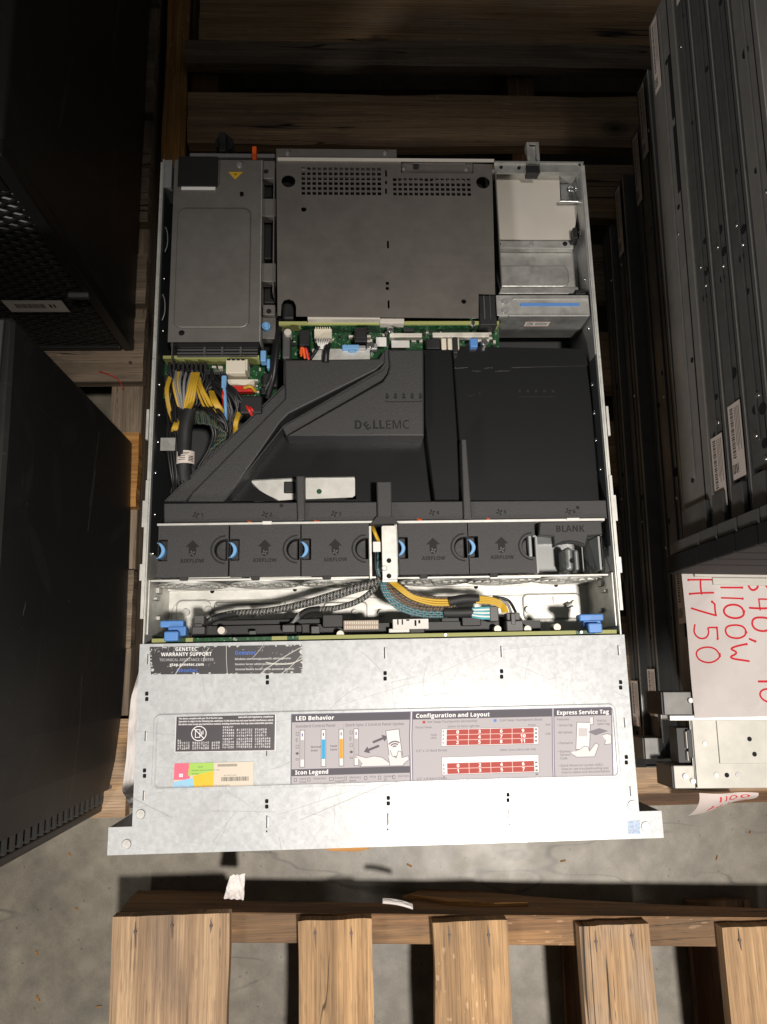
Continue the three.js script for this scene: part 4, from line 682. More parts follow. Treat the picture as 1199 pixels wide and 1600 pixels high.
  if (up < 0) g.rotateZ(Math.PI);
  for (let i = 0; i < pp.count; i++) uvv.setXY(i, (pp.getX(i) + 0.0088) / 0.0176, 0.5 - pp.getZ(i) / 0.0125);
  const lm = tag; lm.side = THREE.DoubleSide; mesh('cable_label', clean(g.scale(1.02, 1, 1).translate(pq[0], TOP - 0.0122, pq[1])), lm, S);
}
// --- black air shroud
{
  const A = (name, px, h, thick, m, parent, o) => mesh(name, metric(pslab(px, h, thick, o), 0.12), m, parent);
  const sh = new THREE.Group(); sh.name = 'air_shroud'; S.add(sh);
  const low = 0.030;
  // lower deck with the window
  const win = [[391, 750], [470, 746], [556, 745], [557, 780], [478, 783], [434, 783], [396, 760]].map(([x, y]) => P(x, y, low));
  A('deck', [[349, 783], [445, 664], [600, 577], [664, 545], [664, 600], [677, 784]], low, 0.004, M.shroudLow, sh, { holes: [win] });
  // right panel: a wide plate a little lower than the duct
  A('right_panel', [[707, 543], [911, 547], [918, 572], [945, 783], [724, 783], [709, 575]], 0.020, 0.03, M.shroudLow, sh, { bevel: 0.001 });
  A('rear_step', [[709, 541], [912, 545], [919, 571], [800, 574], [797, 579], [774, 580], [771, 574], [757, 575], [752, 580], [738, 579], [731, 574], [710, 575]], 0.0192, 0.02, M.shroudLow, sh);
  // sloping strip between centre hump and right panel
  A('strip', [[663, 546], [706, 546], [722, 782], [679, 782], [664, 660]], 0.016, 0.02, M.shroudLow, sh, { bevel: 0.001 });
  // centre hump
  const hump = A('centre_hump', [[449, 681], [598, 596], [606, 584], [609, 572], [607, 546], [662, 546], [663, 681]], 0.006, 0.03, M.shroud, sh, { bevel: 0.0016, seg: 2 });
  A('hump_slope', [[441, 666], [594, 577], [601, 568], [602, 546], [606.5, 546], [608, 572], [605, 583], [597, 594], [448, 680]], 0.010, 0.03, M.shroud, sh);
  // the diagonal duct: top band, outer slope
  A('duct', [[445, 562], [592, 560], [601, 546], [604, 552], [601, 566], [588, 578], [520, 612], [452, 646], [438, 660], [352, 784], [292, 784], [300, 770], [446, 622]], 0.012, 0.05, M.shroud, sh, { bevel: 0.0016, seg: 2 });
  A('duct_slope', [[443, 560], [447, 563], [448, 622], [300, 772], [290, 784], [257, 784], [443, 604]], 0.017, 0.05, M.shroud, sh, { bevel: 0.0012 });
  const wall = (pts, h) => { const g = []; for (let i = 0; i + 1 < pts.length; i++) { const a = P(...pts[i], h), b = P(...pts[i + 1], h), L = Math.hypot(b[0] - a[0], b[1] - a[1]); g.push(clean(new THREE.BoxGeometry(L, 0.03, 0.0012).rotateY(-Math.atan2(b[1] - a[1], b[0] - a[0])).translate((a[0] + b[0]) / 2, TOP - h - 0.015, (a[1] + b[1]) / 2))); } return mergeGeometries(g); };
  mesh('edge_lip', [wall([[258, 783], [443, 603]], 0.0155), wall([[350, 783], [444, 665], [600, 577]], 0.0085)], M.fan, sh);
  // front ledge with the fan numbers, ribs and the centre post
  A('front_ledge', [[256, 786], [948, 781], [950, 810], [256, 817]], 0.006, 0.03, M.fan, sh, { bevel: 0.001 });
  A('rib', [[463, 743], [476, 743], [477, 813], [465, 814]], 0.0015, 0.02, M.shroud, sh, { bevel: 0.0012, seg: 2 });
  A('rib', [[721, 686], [729, 686], [738, 811], [725, 811]], 0.0020, 0.018, M.shroud, sh, { bevel: 0.001, seg: 2 });
  A('post', [[589, 752], [612, 752], [613, 806], [624, 818], [578, 819], [590, 806]], 0.0005, 0.02, M.fan, sh, { bevel: 0.0012, seg: 2 });
  A('cable_notch', [[589, 807], [613, 807], [623, 818], [580, 819]], 0.0002, 0.001, M.black, sh);
  // silver bracket seen through the window
  mesh('bracket', mms(([pslab([[391, 748], [462, 746], [463, 780], [436, 782], [400, 764]], 0.036, 0.002), pslab([[478, 744], [552, 744], [555, 748], [555, 774], [551, 777], [478, 780]], 0.034, 0.002)])), M.tray, sh);
  { const p = P(499, 768, 0.034); mesh('green_dot', cyl(p[0], TOP - 0.034, TOP - 0.0335, p[1], 0.0026, 0.0026, 14), M.pcb, sh); }
  mesh('black_plug', [pb(444, 752, 461, 770, 0.033, 0.01, 0.001), pb(449, 756, 458, 763, 0.0325, 0.001)], M.black, sh);
  A('window_flap', [[380, 765], [394, 754], [408, 768], [436, 783], [398, 784]], 0.031, 0.002, M.shroud, sh);
  // lettering on the hump: heavy DELL with a turned E, light EMC
  {
    const y = TOP - 0.006 - 0.0001, z = P(600, 670, 0.006)[1], x = (px) => P(px, 670, 0.006)[0], s = 0.0088, g = [];
    g.push(letters('D', s, x(553), z, y, FONT, false));
    const e = letters('E', s * 0.92, 0, 0, 0, FONT, false); e.computeBoundingBox(); const b = e.boundingBox; e.translate(-(b.min.x + b.max.x) / 2, 0, -(b.min.z + b.max.z) / 2).rotateY(0.62).translate(x(574), y, z - s * 0.36); g.push(e);
    g.push(letters('L', s, x(581.5), z, y, FONT, false), letters('L', s, x(591.5), z, y, FONT, false), letters('EMC', s * 0.98, x(602), z, y, FONTR, false));
    mesh('lettering', g, M.ink, hump);
    const sc = (cx, cy, n, gap) => { const q = []; for (let i = 0; i < n; i++) { const p = P(cx + i * gap, cy, 0.006); q.push([p[0], p[1]]); } return q; };
    const ic = []; for (const [px, pz] of sc(605, 616, 5, 13)) { ic.push(box(px - 0.0016, px + 0.0016, y, y + 0.0003, pz + 0.0022, pz + 0.0045), slab([[px - 0.0018, pz + 0.0014], [px + 0.0018, pz + 0.0014], [px, pz - 0.0016]], y + 0.0003, 0.0003)); }
    const l0 = P(603, 628, 0.006), l1 = P(659, 628, 0.006); ic.push(box(l0[0], l1[0], y, y + 0.0003, l0[1] - 0.0004, l0[1] + 0.0004), box(l0[0], l0[0] + 0.0006, y, y + 0.0003, l0[1] - 0.002, l0[1] - 0.0005), box(l1[0] - 0.0006, l1[0], y, y + 0.0003, l0[1] - 0.002, l0[1] - 0.0005));
    mesh('icon_row', ic, M.ink, hump);
    const ic2 = [], y2 = TOP - 0.020 - 0.0001; for (let i = 0; i < 5; i++) { const p = P(812 + i * 13, 611, 0.020); ic2.push(box(p[0] - 0.0014, p[0] + 0.0014, y2, y2 + 0.0003, p[1] - 0.0012, p[1] + 0.0014)); }
    const m0 = P(811, 620, 0.020), m1 = P(868, 620, 0.020); ic2.push(box(m0[0], m1[0], y2, y2 + 0.0003, m0[1] - 0.0003, m0[1] + 0.0003));
    const c = P(735, 616, 0.020); ic2.push(slab([[c[0] - 0.006, c[1] - 0.001], [c[0], c[1] + 0.003], [c[0] + 0.006, c[1] - 0.001], [c[0], c[1] + 0.0016]], y2 + 0.0003, 0.0003)); ic2.push(letters('1', 0.0045, P(749, 618, 0.02)[0], c[1] + 0.0015, y2));
    mesh('icon_row', ic2, M.ink, sh);
    const nums = []; [[308, 805, '1'], [416, 804, '2'], [524, 803, '3'], [677, 801, '4'], [782, 800, '5'], [890, 799, '6']].forEach(([px, py, t]) => {
      const p = P(px, py, 0.006), yy = TOP - 0.0061; nums.push(letters(t, 0.0036, p[0] + 0.0045, p[1] + 0.0018, yy));
      for (let k = 0; k < 4; k++) { const a = k * Math.PI / 2 + 0.4; nums.push(clean(new THREE.CylinderGeometry(0.0010, 0.0010, 0.0004, 8).scale(1.5, 1, 0.8).translate(0.002, 0, 0).rotateY(a).translate(p[0] - 0.001, yy + 0.0002, p[1]))); }
    });
    mesh('fan_number', nums, M.ink, sh);
    const h1 = P(440, 790, 0.006), h2 = P(903, 793, 0.006); mesh('hole', [h1, h2].map((p) => cyl(p[0], TOP - 0.0062, TOP - 0.0058, p[1], 0.0018, 0.0018, 12)), M.ink, sh);
  }
}
// --- fan row
{
  const fans = [[247, 357, 819, 901, 301], [359.5, 469.5, 818, 900, 414], [471.5, 577, 817, 899, 524], [623, 731.5, 815, 897, 677], [733, 837, 814, 895, 784]];
  const h = 0.004, y = TOP - h;
  fans.forEach(([x0, x1, y0, y1, cx], n) => {
    const f = new THREE.Group(); f.name = n ? 'fan_module_' + String(n).padStart(3, '0') : 'fan_module'; S.add(f);
    const q = rect(x0, y0, x1, y1, y), cy = (y0 + y1) / 2;
    const pk = rect(x0 - 1, cy - 17, x0 + 15, cy + 17, y), wc = P(x1 - 5, cy - 1, h), R = 0.0102, xr = q[1] - 0.0001;
    pk[0] = q[0] + 0.0004;
    const a0 = Math.PI / 2, well = circ(wc[0], wc[1], R, 18, a0, 3 * Math.PI / 2).concat([[xr - 0.0006, wc[1] - R], [xr - 0.0006, wc[1] + R]]);
    mesh('housing', metric(slab([[q[0], q[2]], [q[1], q[2]], [q[1], q[3]], [q[0], q[3]]], y, 0.012, { holes: [rrect(pk[0], pk[1], pk[2], pk[3], 0.0008, 2), well] }), 0.12), M.fan, f);
    mesh('frame', box(q[0], q[1], BOT + 0.004, y - 0.0124, q[2], q[3]), M.black, f);
    const ring = circ(wc[0], wc[1], R + 0.0034, 20, a0, 3 * Math.PI / 2).concat(circ(wc[0], wc[1], R + 0.0020, 20, a0, 3 * Math.PI / 2).reverse());
    mesh('handle_ring', slab(ring, y + 0.0004, 0.0006), M.ink, f);
    mesh('well_floor', slab(circ(wc[0], wc[1], R * 0.9, 14, a0, 3 * Math.PI / 2), y - 0.0055, 0.004, { bevel: 0.0008 }), M.fan, f);
    // blue latch in the pocket at the left
    const lc = P(x0 + 5, cy, h), arc = []; for (let i = 0; i <= 8; i++) { const t = -0.9 + 1.8 * i / 8; arc.push([lc[0] - 0.010 + 0.0135 * Math.cos(t), lc[1] + 0.0074 * Math.sin(t) / 0.78]); }
    for (let i = 8; i >= 0; i--) { const t = -0.9 + 1.8 * i / 8; arc.push([lc[0] - 0.0125 + 0.0125 * Math.cos(t), lc[1] + 0.0074 * Math.sin(t) / 0.78]); }
    mesh('latch', slab(arc, y - 0.0005, 0.008, { bevel: 0.0005 }), M.blueLight, f);
    // arrow, tiny fan mark and the word
    const c = P(cx, cy - 3, h), k = 0.00056, pt = (dx, dy) => [c[0] + dx * k, c[1] + dy * k];
    const arrow = [pt(0, -14), pt(11.5, -2.5), pt(6, -2.5), pt(6, 8), pt(4.2, 12.5), pt(0, 14), pt(-4.2, 12.5), pt(-6, 8), pt(-6, -2.5), pt(-11.5, -2.5)];
    const ar = mesh('airflow_arrow', slab(arrow, y + 0.0003, 0.0005), M.ink, f);
    const mk = []; for (let j = 0; j < 4; j++) mk.push(clean(new THREE.CylinderGeometry(0.0009, 0.0009, 0.0003, 8).scale(1.5, 1, 0.7).translate(0.0017, 0, 0).rotateY(j * Math.PI / 2 + 0.5).translate(c[0], y + 0.0004, c[1] + 8 * k)));
    mesh('fan_mark', mk, M.towerGrey, f);
    mesh('lettering', letters('AIRFLOW', 0.0036, c[0], c[1] + 24 * k, y - 0.0001), M.ink, f);
    const tg = rect(x0 + 33, y1 - 1, x0 + 46, y1 + 6, TOP - 0.006); mesh('tab', box(tg[0], tg[1], TOP - 0.02, TOP - 0.006, tg[2], tg[3], 0.001), M.fan, f);
  });
  // the sixth place: a blank over an empty silver bay
  const bl = mesh('fan_blank', metric(pslab([[844, 815], [940, 813], [942, 835], [919, 837], [915, 853], [905, 849], [891, 847.5], [877, 849], [867, 854], [865, 838], [842, 836]], 0.003, 0.010, { bevel: 0.001 }), 0.12), M.fan, S);
  { const p = P(891, 831, 0.003); mesh('lettering', letters('BLANK', 0.0062, p[0], p[1], TOP - 0.0031), M.ink, bl);
    const r = []; for (const [a, b] of [[[869, 851], [879, 846.5]], [[879, 846.5], [891, 845]], [[891, 845], [903, 846.5]], [[903, 846.5], [913, 850]]]) { const u = P(...a, 0.003), v = P(...b, 0.003); r.push(slab([[u[0], u[1] - 0.0006], [v[0], v[1] - 0.0006], [v[0], v[1] + 0.0006], [u[0], u[1] + 0.0006]], TOP - 0.0026, 0.0006)); } mesh('grip_line', r, M.ink, bl); }
  const bay = mesh('empty_bay', mms(([pb(839, 838, 942, 893, 0.060, 0.002), pb(838, 838, 841, 895, 0.004, 0.055), pb(936, 838, 939, 890, 0.004, 0.05), pb(841, 834, 940, 838, 0.014, 0.05)])), M.bayGrey, S);
  mesh('bay_post', mms(([pb(884, 854, 897, 892, 0.03, 0.03, 0.006), pb(897.5, 858, 906, 892, 0.045, 0.015, 0.003)])), M.bayGrey, bay);
  { const p = P(894, 876, 0.03); mesh('hole', cyl(p[0], TOP - 0.0302, TOP - 0.0297, p[1], 0.0026, 0.0026, 12), M.hole, bay); }
  mesh('slot', [pb(917, 884, 924, 890, 0.0595, 0.001), pb(928, 876, 933, 889, 0.0595, 0.001), pb(928, 850, 930, 870, 0.0595, 0.001)], M.hole, bay);
  mesh('bay_lever', [pb(940, 838, 943, 886, 0.006, 0.02, 0.001)], M.black, bay);
  mesh('bay_clip', mms(([pb(826, 836, 832, 870, 0.003, 0.008, 0.001), pb(832.5, 836, 838, 839, 0.003, 0.006, 0.0005)])), M.bayGrey, bay);
  // cage rails, wire guards
  const cage = mesh('fan_cage', mms(([pb(246, 816, 585, 819, 0.003, 0.05), pb(612, 812, 945, 815.5, 0.003, 0.05), pb(234, 903, 588, 906.5, 0.010, 0.002, 0.0004), pb(617, 899, 951, 902, 0.010, 0.002, 0.0004), pb(577.5, 822, 581, 904, 0.006, 0.06), pb(617.5, 818, 621.5, 899, 0.006, 0.06)])), M.tray, S);
  mesh('cage_clip', mms(([pb(410, 814, 425, 819, 0.0015, 0.003, 0.0005), pb(886, 809, 906, 813, 0.0015, 0.003, 0.0005)])), M.white, cage);
  const zf = at(420, 904, TOP - 0.012)[1] + 0.001, gd = [];
  for (const cx of [301, 414, 524, 677, 784, 890]) {
    const X = P(cx, 905, 0.04)[0], Y = TOP - 0.044;
    for (const r of [0.010, 0.018, 0.026, 0.0325]) gd.push(clean(new THREE.TorusGeometry(r, 0.0011, 6, 40).translate(X, Y, zf + 0.001)));
    for (let k = 0; k < 4; k++) gd.push(clean(new THREE.BoxGeometry(0.066, 0.0022, 0.0016).rotateZ(k * Math.PI / 4 + 0.2).translate(X, Y, zf + 0.001)));
  }
  const gl = mesh('fan_guard', gd, M.tray, cage);
  mesh('hub', [301, 414, 524, 677, 784].map((cx) => clean(new THREE.CylinderGeometry(0.013, 0.013, 0.002, 24).rotateX(Math.PI / 2).translate(P(cx, 905, 0.04)[0], TOP - 0.044, zf - 0.0012))), M.black, cage);
  mesh('guard_plate', mms(([box(-0.2165, -0.005, BOT + 0.0018, BOT + 0.008, zf - 0.001, zf + 0.0018), box(0.022, 0.2165, BOT + 0.0018, BOT + 0.008, zf - 0.001, zf + 0.0018)])), M.tray, cage);
  const top = []; for (const [a, b] of [[280, 378], [390, 487], [502, 582], [622, 690], [702, 758], [766, 846]]) { const q = rect(a, 900, b, 908, TOP - 0.011); top.push(box(q[0], q[1], TOP - 0.014, TOP - 0.011, q[2] + 0.0005, q[2] + 0.0022, 0.0006)); }
  mesh('guard_lip', mms((top)), M.tray, cage);
  // upright silver bracket between the third and fourth fan
  const br = mesh('centre_bracket', mms(([slab(rrect(...rect(597, 821, 621, 906, TOP - 0.001), 0.0015, 2), TOP - 0.001, 0.0015, { bevel: 0.0004 }), pb(598, 904, 621, 909, 0.003, 0.03)])), M.tray, S);
  for (const [x, yy] of [[608, 876], [608, 900]]) { const p = P(x, yy, 0.001); mesh('hole', cyl(p[0], TOP - 0.0012, TOP - 0.0007, p[1], 0.0023, 0.0023, 14), M.hole, br); }
  { const p = P(601, 888, 0.001); mesh('screw', [cyl(p[0], TOP - 0.001, TOP + 0.0006, p[1], 0.0028, 0.0022, 14)], M.steel, br); }
}
// --- drive bay floor: pressed tray between fans and backplane
{
  const D = 0.0845, y = TOP - D;
  const fl = mesh('bay_tray', mm(box(-0.2175, 0.2175, BOT + 0.0016, y, zAt(905), -0.178)), M.tray, S);
  const em = (x0, y0, x1, y1, r, up) => { const q = rect(x0, y0, x1, y1, y); return mm(slab(rrect(q[0], q[1], q[2], q[3], r, 5), y + up, up + 0.001, { bevel: Math.min(up, 0.002) * 0.9, seg: 2 })); };
  mesh('pressed_panel', [em(275, 937, 330, 992, 0.006, 0.0025), em(334, 938, 448, 992, 0.005, 0.0025), em(505, 940, 575, 992, 0.005, 0.0025), em(640, 940, 700, 992, 0.005, 0.0025), em(816, 927, 908, 968, 0.006, 0.003)], M.tray, fl);
  mesh('pressed_rim', em(268, 933, 912, 996, 0.012, 0.001), M.tray, fl);
  const inner = []; for (const [a, b, c, d] of [[338, 940, 440, 946], [862, 930, 866, 944]]) inner.push(em(a, b, c, d, 0.0015, 0.004)); mesh('ridge', inner, M.zinc, fl);
  const st = []; for (const [x, yy] of [[292, 957], [327, 953], [596, 958], [825, 953], [897, 944], [555, 958]]) { const p = at(x, yy, y + 0.003); st.push(cyl(p[0], y, y + 0.0075, p[1], 0.0036, 0.0034, 18)); } mesh('stud', st, M.zinc, fl);
  const hl = []; for (const [x, yy] of [[332, 924], [461, 921], [634, 917], [744, 917], [869, 914]]) { const p = at(x, yy, y); hl.push(cyl(p[0], y - 0.0005, y + 0.0003, p[1], 0.0022, 0.0022, 12)); } mesh('hole', hl, M.hole, fl);
  const pg = []; { const a = at(893, 944, y + 0.008), b = at(885, 948, y + 0.008); pg.push(tube([[a[0], y + 0.008, a[1]], [b[0], y + 0.008, b[1]]], 0.003, 4, 12)); } mesh('peg', pg, M.zinc, fl);
  // side blinds hugging the walls
  mesh('side_plate', mms(([box(-0.2178, -0.2165, BOT + 0.002, TOP - 0.006, zAt(905), -0.186), box(0.2165, 0.2178, BOT + 0.002, TOP - 0.006, zAt(905), -0.186)])), M.tray, fl);
}
function zAt(py) { return P(600, py, 0.03)[1]; }
// --- backplane board with connectors, blue latches
{
  const zb = P(600, 994, 0.006)[1];
  const b = mesh('backplane', metric(box(-0.2125, 0.2165, BOT + 0.004, TOP - 0.0065, zb - 0.0016, zb + 0.0016), 0.12), M.pcb, S);
  const seg = [[-0.2125, -0.20], [-0.182, -0.1755], [-0.104, -0.09], [-0.0795, 0.178], [0.196, 0.2165]];
  mesh('board_edge', seg.map(([a, c]) => box(a, c, TOP - 0.0062, TOP - 0.0052, zb - 0.0017, zb + 0.0017)), M.pcbEdge, b);
  mesh('black_strip', [pb(300, 974, 845, 990, 0.026, 0.03), pb(330, 966, 520, 978, 0.034, 0.02, 0.002), pb(690, 964, 790, 982, 0.030, 0.02, 0.001)], M.black, b);
  mesh('black_connector', [pb(504, 960, 536, 980, 0.016, 0.015, 0.001), pb(462, 976, 472, 988, 0.014, 0.012, 0.001), pb(640, 980, 664, 990, 0.012, 0.01, 0.001), pb(722, 964, 752, 978, 0.02, 0.012, 0.001)], M.black, b);
  mesh('pin_header', pb(537, 969, 592, 984, 0.012, 0.012, 0.0006), M.pinkgrey, b);
  const pins = []; for (let i = 0; i < 15; i++) for (const r of [0, 1]) pins.push(pb(539 + i * 3.5, 971 + r * 7, 541 + i * 3.5, 975 + r * 7, 0.0112, 0.0009)); mesh('pin', pins, M.ivory, b);
  mesh('white_connector', [pb(614, 967, 670, 983, 0.011, 0.012, 0.0006), pb(608, 982, 656, 988, 0.013, 0.008, 0.0005)], M.white, b);
  mesh('slot', [pb(621, 968, 623, 976, 0.0107, 0.0006), pb(628, 968, 630, 976, 0.0107, 0.0006), pb(635, 968, 640, 970, 0.0107, 0.0006), pb(648, 969, 651, 978, 0.0107, 0.0006), pb(654, 969, 657, 974, 0.0107, 0.0006)], M.hole, b);
  const po = []; for (const [x, yy] of [[367, 988], [696, 990], [908, 984]]) { const p = P(x, yy, 0.004); po.push(cyl(p[0], TOP - 0.02, TOP - 0.003, zb, 0.0018, 0.0014, 12)); } mesh('post', po, M.chrome, b);
  const so = []; for (const [x, yy, h] of [[346, 985, 0.012], [778, 983, 0.012], [825, 983, 0.013], [871, 980, 0.012], [532, 991, 0.008]]) { const p = P(x, yy, h); so.push(cyl(p[0], TOP - h - 0.01, TOP - h, p[1], 0.0038, 0.0034, 16)); } mesh('standoff', so, M.bright, b);
  mesh('chip', [pb(390, 986, 400, 991, 0.01, 0.006), pb(486, 978, 500, 990, 0.014, 0.006, 0.001), pb(800, 980, 820, 988, 0.018, 0.006)], M.towerGrey, b);
  for (const [nm, a, c] of [['latch', [[250, 969, 287, 980], [256, 986, 279, 1002]], [[262, 978, 291, 994]]], ['latch', [[906, 959, 944, 970], [920, 973, 942, 989]], [[912, 968, 940, 980]]]]) {
    mesh(nm, [...a.map((q, i) => pb(...q, i ? 0.001 : 0.006, i ? 0.012 : 0.014, 0.0016)), ...c.map((q) => pb(...q, 0.010, 0.012, 0.0016))], M.blue, b);
  }
}
// --- cables over the drive bay
{
  const T = (m, n, list) => mesh(n, list, m, S);
  T(M.braidGrey, 'braided_cable', [ptube([[596, 900, 0.014], [588, 909, 0.010], [560, 917, 0.008], [520, 929, 0.010], [470, 944, 0.014], [420, 954, 0.018], [360, 959, 0.022], [328, 969, 0.026]], 0.0030, 70, 10),
    ptube([[594, 905, 0.018], [582, 923, 0.012], [562, 938, 0.014], [530, 949, 0.018], [500, 952, 0.022]], 0.0028, 50, 10)]);
  T(M.braidGrey, 'braided_cable', [ptube([[598, 896, 0.02], [586, 912, 0.018], [556, 922, 0.016], [510, 936, 0.018], [462, 948, 0.022], [400, 959, 0.026]], 0.0028, 60, 10)]);
  T(M.tape, 'cable_sleeve', [ptube([[500, 952, 0.022], [480, 955, 0.024], [466, 964, 0.026]], 0.0033, 20, 10), ptube([[372, 958.5, 0.021], [345, 963, 0.024], [320, 974, 0.028]], 0.0034, 20, 10)]);
  const wk = []; for (let i = 0; i < 4; i++) wk.push(ptube([[468, 958 + i * 2, 0.024], [462 - i, 966 + i * 2, 0.022], [455 - i * 3, 978, 0.026]], 0.0012, 16, 6)); T(M.wireGrey, 'thin_wire', wk);
  mesh('cable_plug', [pb(303, 961, 319, 976, 0.012, 0.014, 0.001), pb(300, 979, 320, 991, 0.008, 0.014, 0.001), pb(304, 974, 316, 980, 0.010, 0.01, 0.001), pb(441, 976, 461, 988, 0.009, 0.012, 0.001)], M.towerGrey, S);
  const te = []; for (let i = 0; i < 5; i++) te.push(ptube([[597 + i * 2.4, 902, 0.014], [597 + i * 3, 916, 0.010], [604 + i * 3.4, 932 - i * 1.0, 0.010], [622 + i * 3, 950 - i * 2.6, 0.012], [660, 962 - i * 3.4, 0.014], [700, 963 - i * 3.2, 0.016]], 0.0017, 50, 8));
  T(M.braidTeal, 'teal_cable', te.slice(0, 3)); T(M.braidBrown, 'brown_cable', te.slice(3));
  T(M.tape, 'cable_sleeve', [ptube([[694, 957, 0.014], [718, 957, 0.013], [742, 956, 0.013]], 0.0048, 20, 12)]);
  const tw = []; for (let i = 0; i < 7; i++) tw.push(ptube([[738, 951 + i * 2, 0.010], [752, 950 + i * 2.6, 0.007], [768, 949 + i * 2.9, 0.009]], 0.0012, 14, 7)); T(M.teal, 'teal_wire', tw.filter((_, i) => i % 2 === 0)); T(M.white, 'white_wire', tw.filter((_, i) => i % 2));
  mesh('cable_plug', [pb(765, 946, 780, 971, 0.007, 0.016, 0.0015)], M.towerGrey, S);
  const ye = []; for (let i = 0; i < 4; i++) ye.push(ptube([[606 + i * 3, 906, 0.010], [620 + i * 3, 918 - i, 0.006], [642 + i * 1.6, 934 - i * 2, 0.006], [675, 944 - i * 3.6, 0.008], [708, 945 - i * 3.6, 0.010]], 0.0012, 44, 8));
  T(M.yellow, 'yellow_cable', ye.slice(0, 3)); T(M.braidBrown, 'braided_cable', [ye[3], ptube([[604, 908, 0.014], [622, 926, 0.010], [650, 942, 0.010], [690, 947, 0.012], [712, 943, 0.012]], 0.0020, 40, 8), ptube([[601, 908, 0.018], [616, 930, 0.014], [646, 947, 0.013], [690, 951, 0.014], [712, 946, 0.013]], 0.0018, 40, 8)]);
  T(M.tape, 'cable_sleeve', [ptube([[702, 940, 0.008], [725, 936, 0.007], [748, 936, 0.008]], 0.0044, 20, 12)]);
  const y2 = []; for (let i = 0; i < 4; i++) y2.push(ptube([[744, 932 + i * 3, 0.006], [770, 935 + i * 2.6, 0.004], [786 - i * 0.9, 942 + i * 2.6, 0.004], [793 - i * 2.4, 956, 0.010]], 0.0013, 30, 8)); T(M.yellow, 'yellow_cable', y2);
  T(M.wireGrey, 'grey_cable', [ptube([[780, 936, 0.004], [792, 943, 0.003], [799, 957, 0.010]], 0.0014, 20, 8)]); T(M.wireBlack, 'black_cable', [ptube([[770, 932, 0.005], [794, 938, 0.004], [806, 956, 0.012]], 0.0014, 20, 8)]);
  mesh('power_plug', [pb(792, 957, 813, 969, 0.008, 0.014, 0.001), pb(792, 969.5, 818, 986, 0.005, 0.016, 0.001), pb(799, 958, 806, 976, 0.0042, 0.004, 0.0008)], M.towerGrey, S);
  const up = []; for (let i = 0; i < 9; i++) { const k = rr(-4, 4); up.push(ptube([[584 + k, 826, 0.018], [588 + k * 0.8, 842, 0.010 + rr(0, 0.006)], [589 + k * 0.7, 866, 0.010 + rr(0, 0.006)], [590 + k * 0.8, 888, 0.010 + rr(0, 0.005)], [596 + k, 906, 0.012]], 0.0017, 40, 7)); }
  T(M.braidTeal, 'cable_bundle', up.slice(0, 4)); T(M.wireBlack, 'black_cable', up.slice(4, 8)); T(M.yellow, 'yellow_cable', [ptube([[582, 822, 0.014], [586, 832, 0.006], [592, 846, 0.010]], 0.0018, 16, 8)]);
  mesh('cable_label', [pb(583, 846, 595, 862, 0.006, 0.002, 0.0006)], M.white, S);
  mesh('thin_wire', [ptube([[386, 813, 0.008], [390, 816, 0.006], [395, 815, 0.009]], 0.001, 10, 6), ptube([[490, 812, 0.008], [495, 815.5, 0.006], [500, 813, 0.009]], 0.0012, 10, 6), ptube([[651, 810, 0.008], [656, 813, 0.006], [660, 810, 0.009]], 0.0014, 10, 6), ptube([[759, 809, 0.008], [763, 811, 0.006], [767, 809, 0.009]], 0.001, 10, 6)], M.orange, S);
}
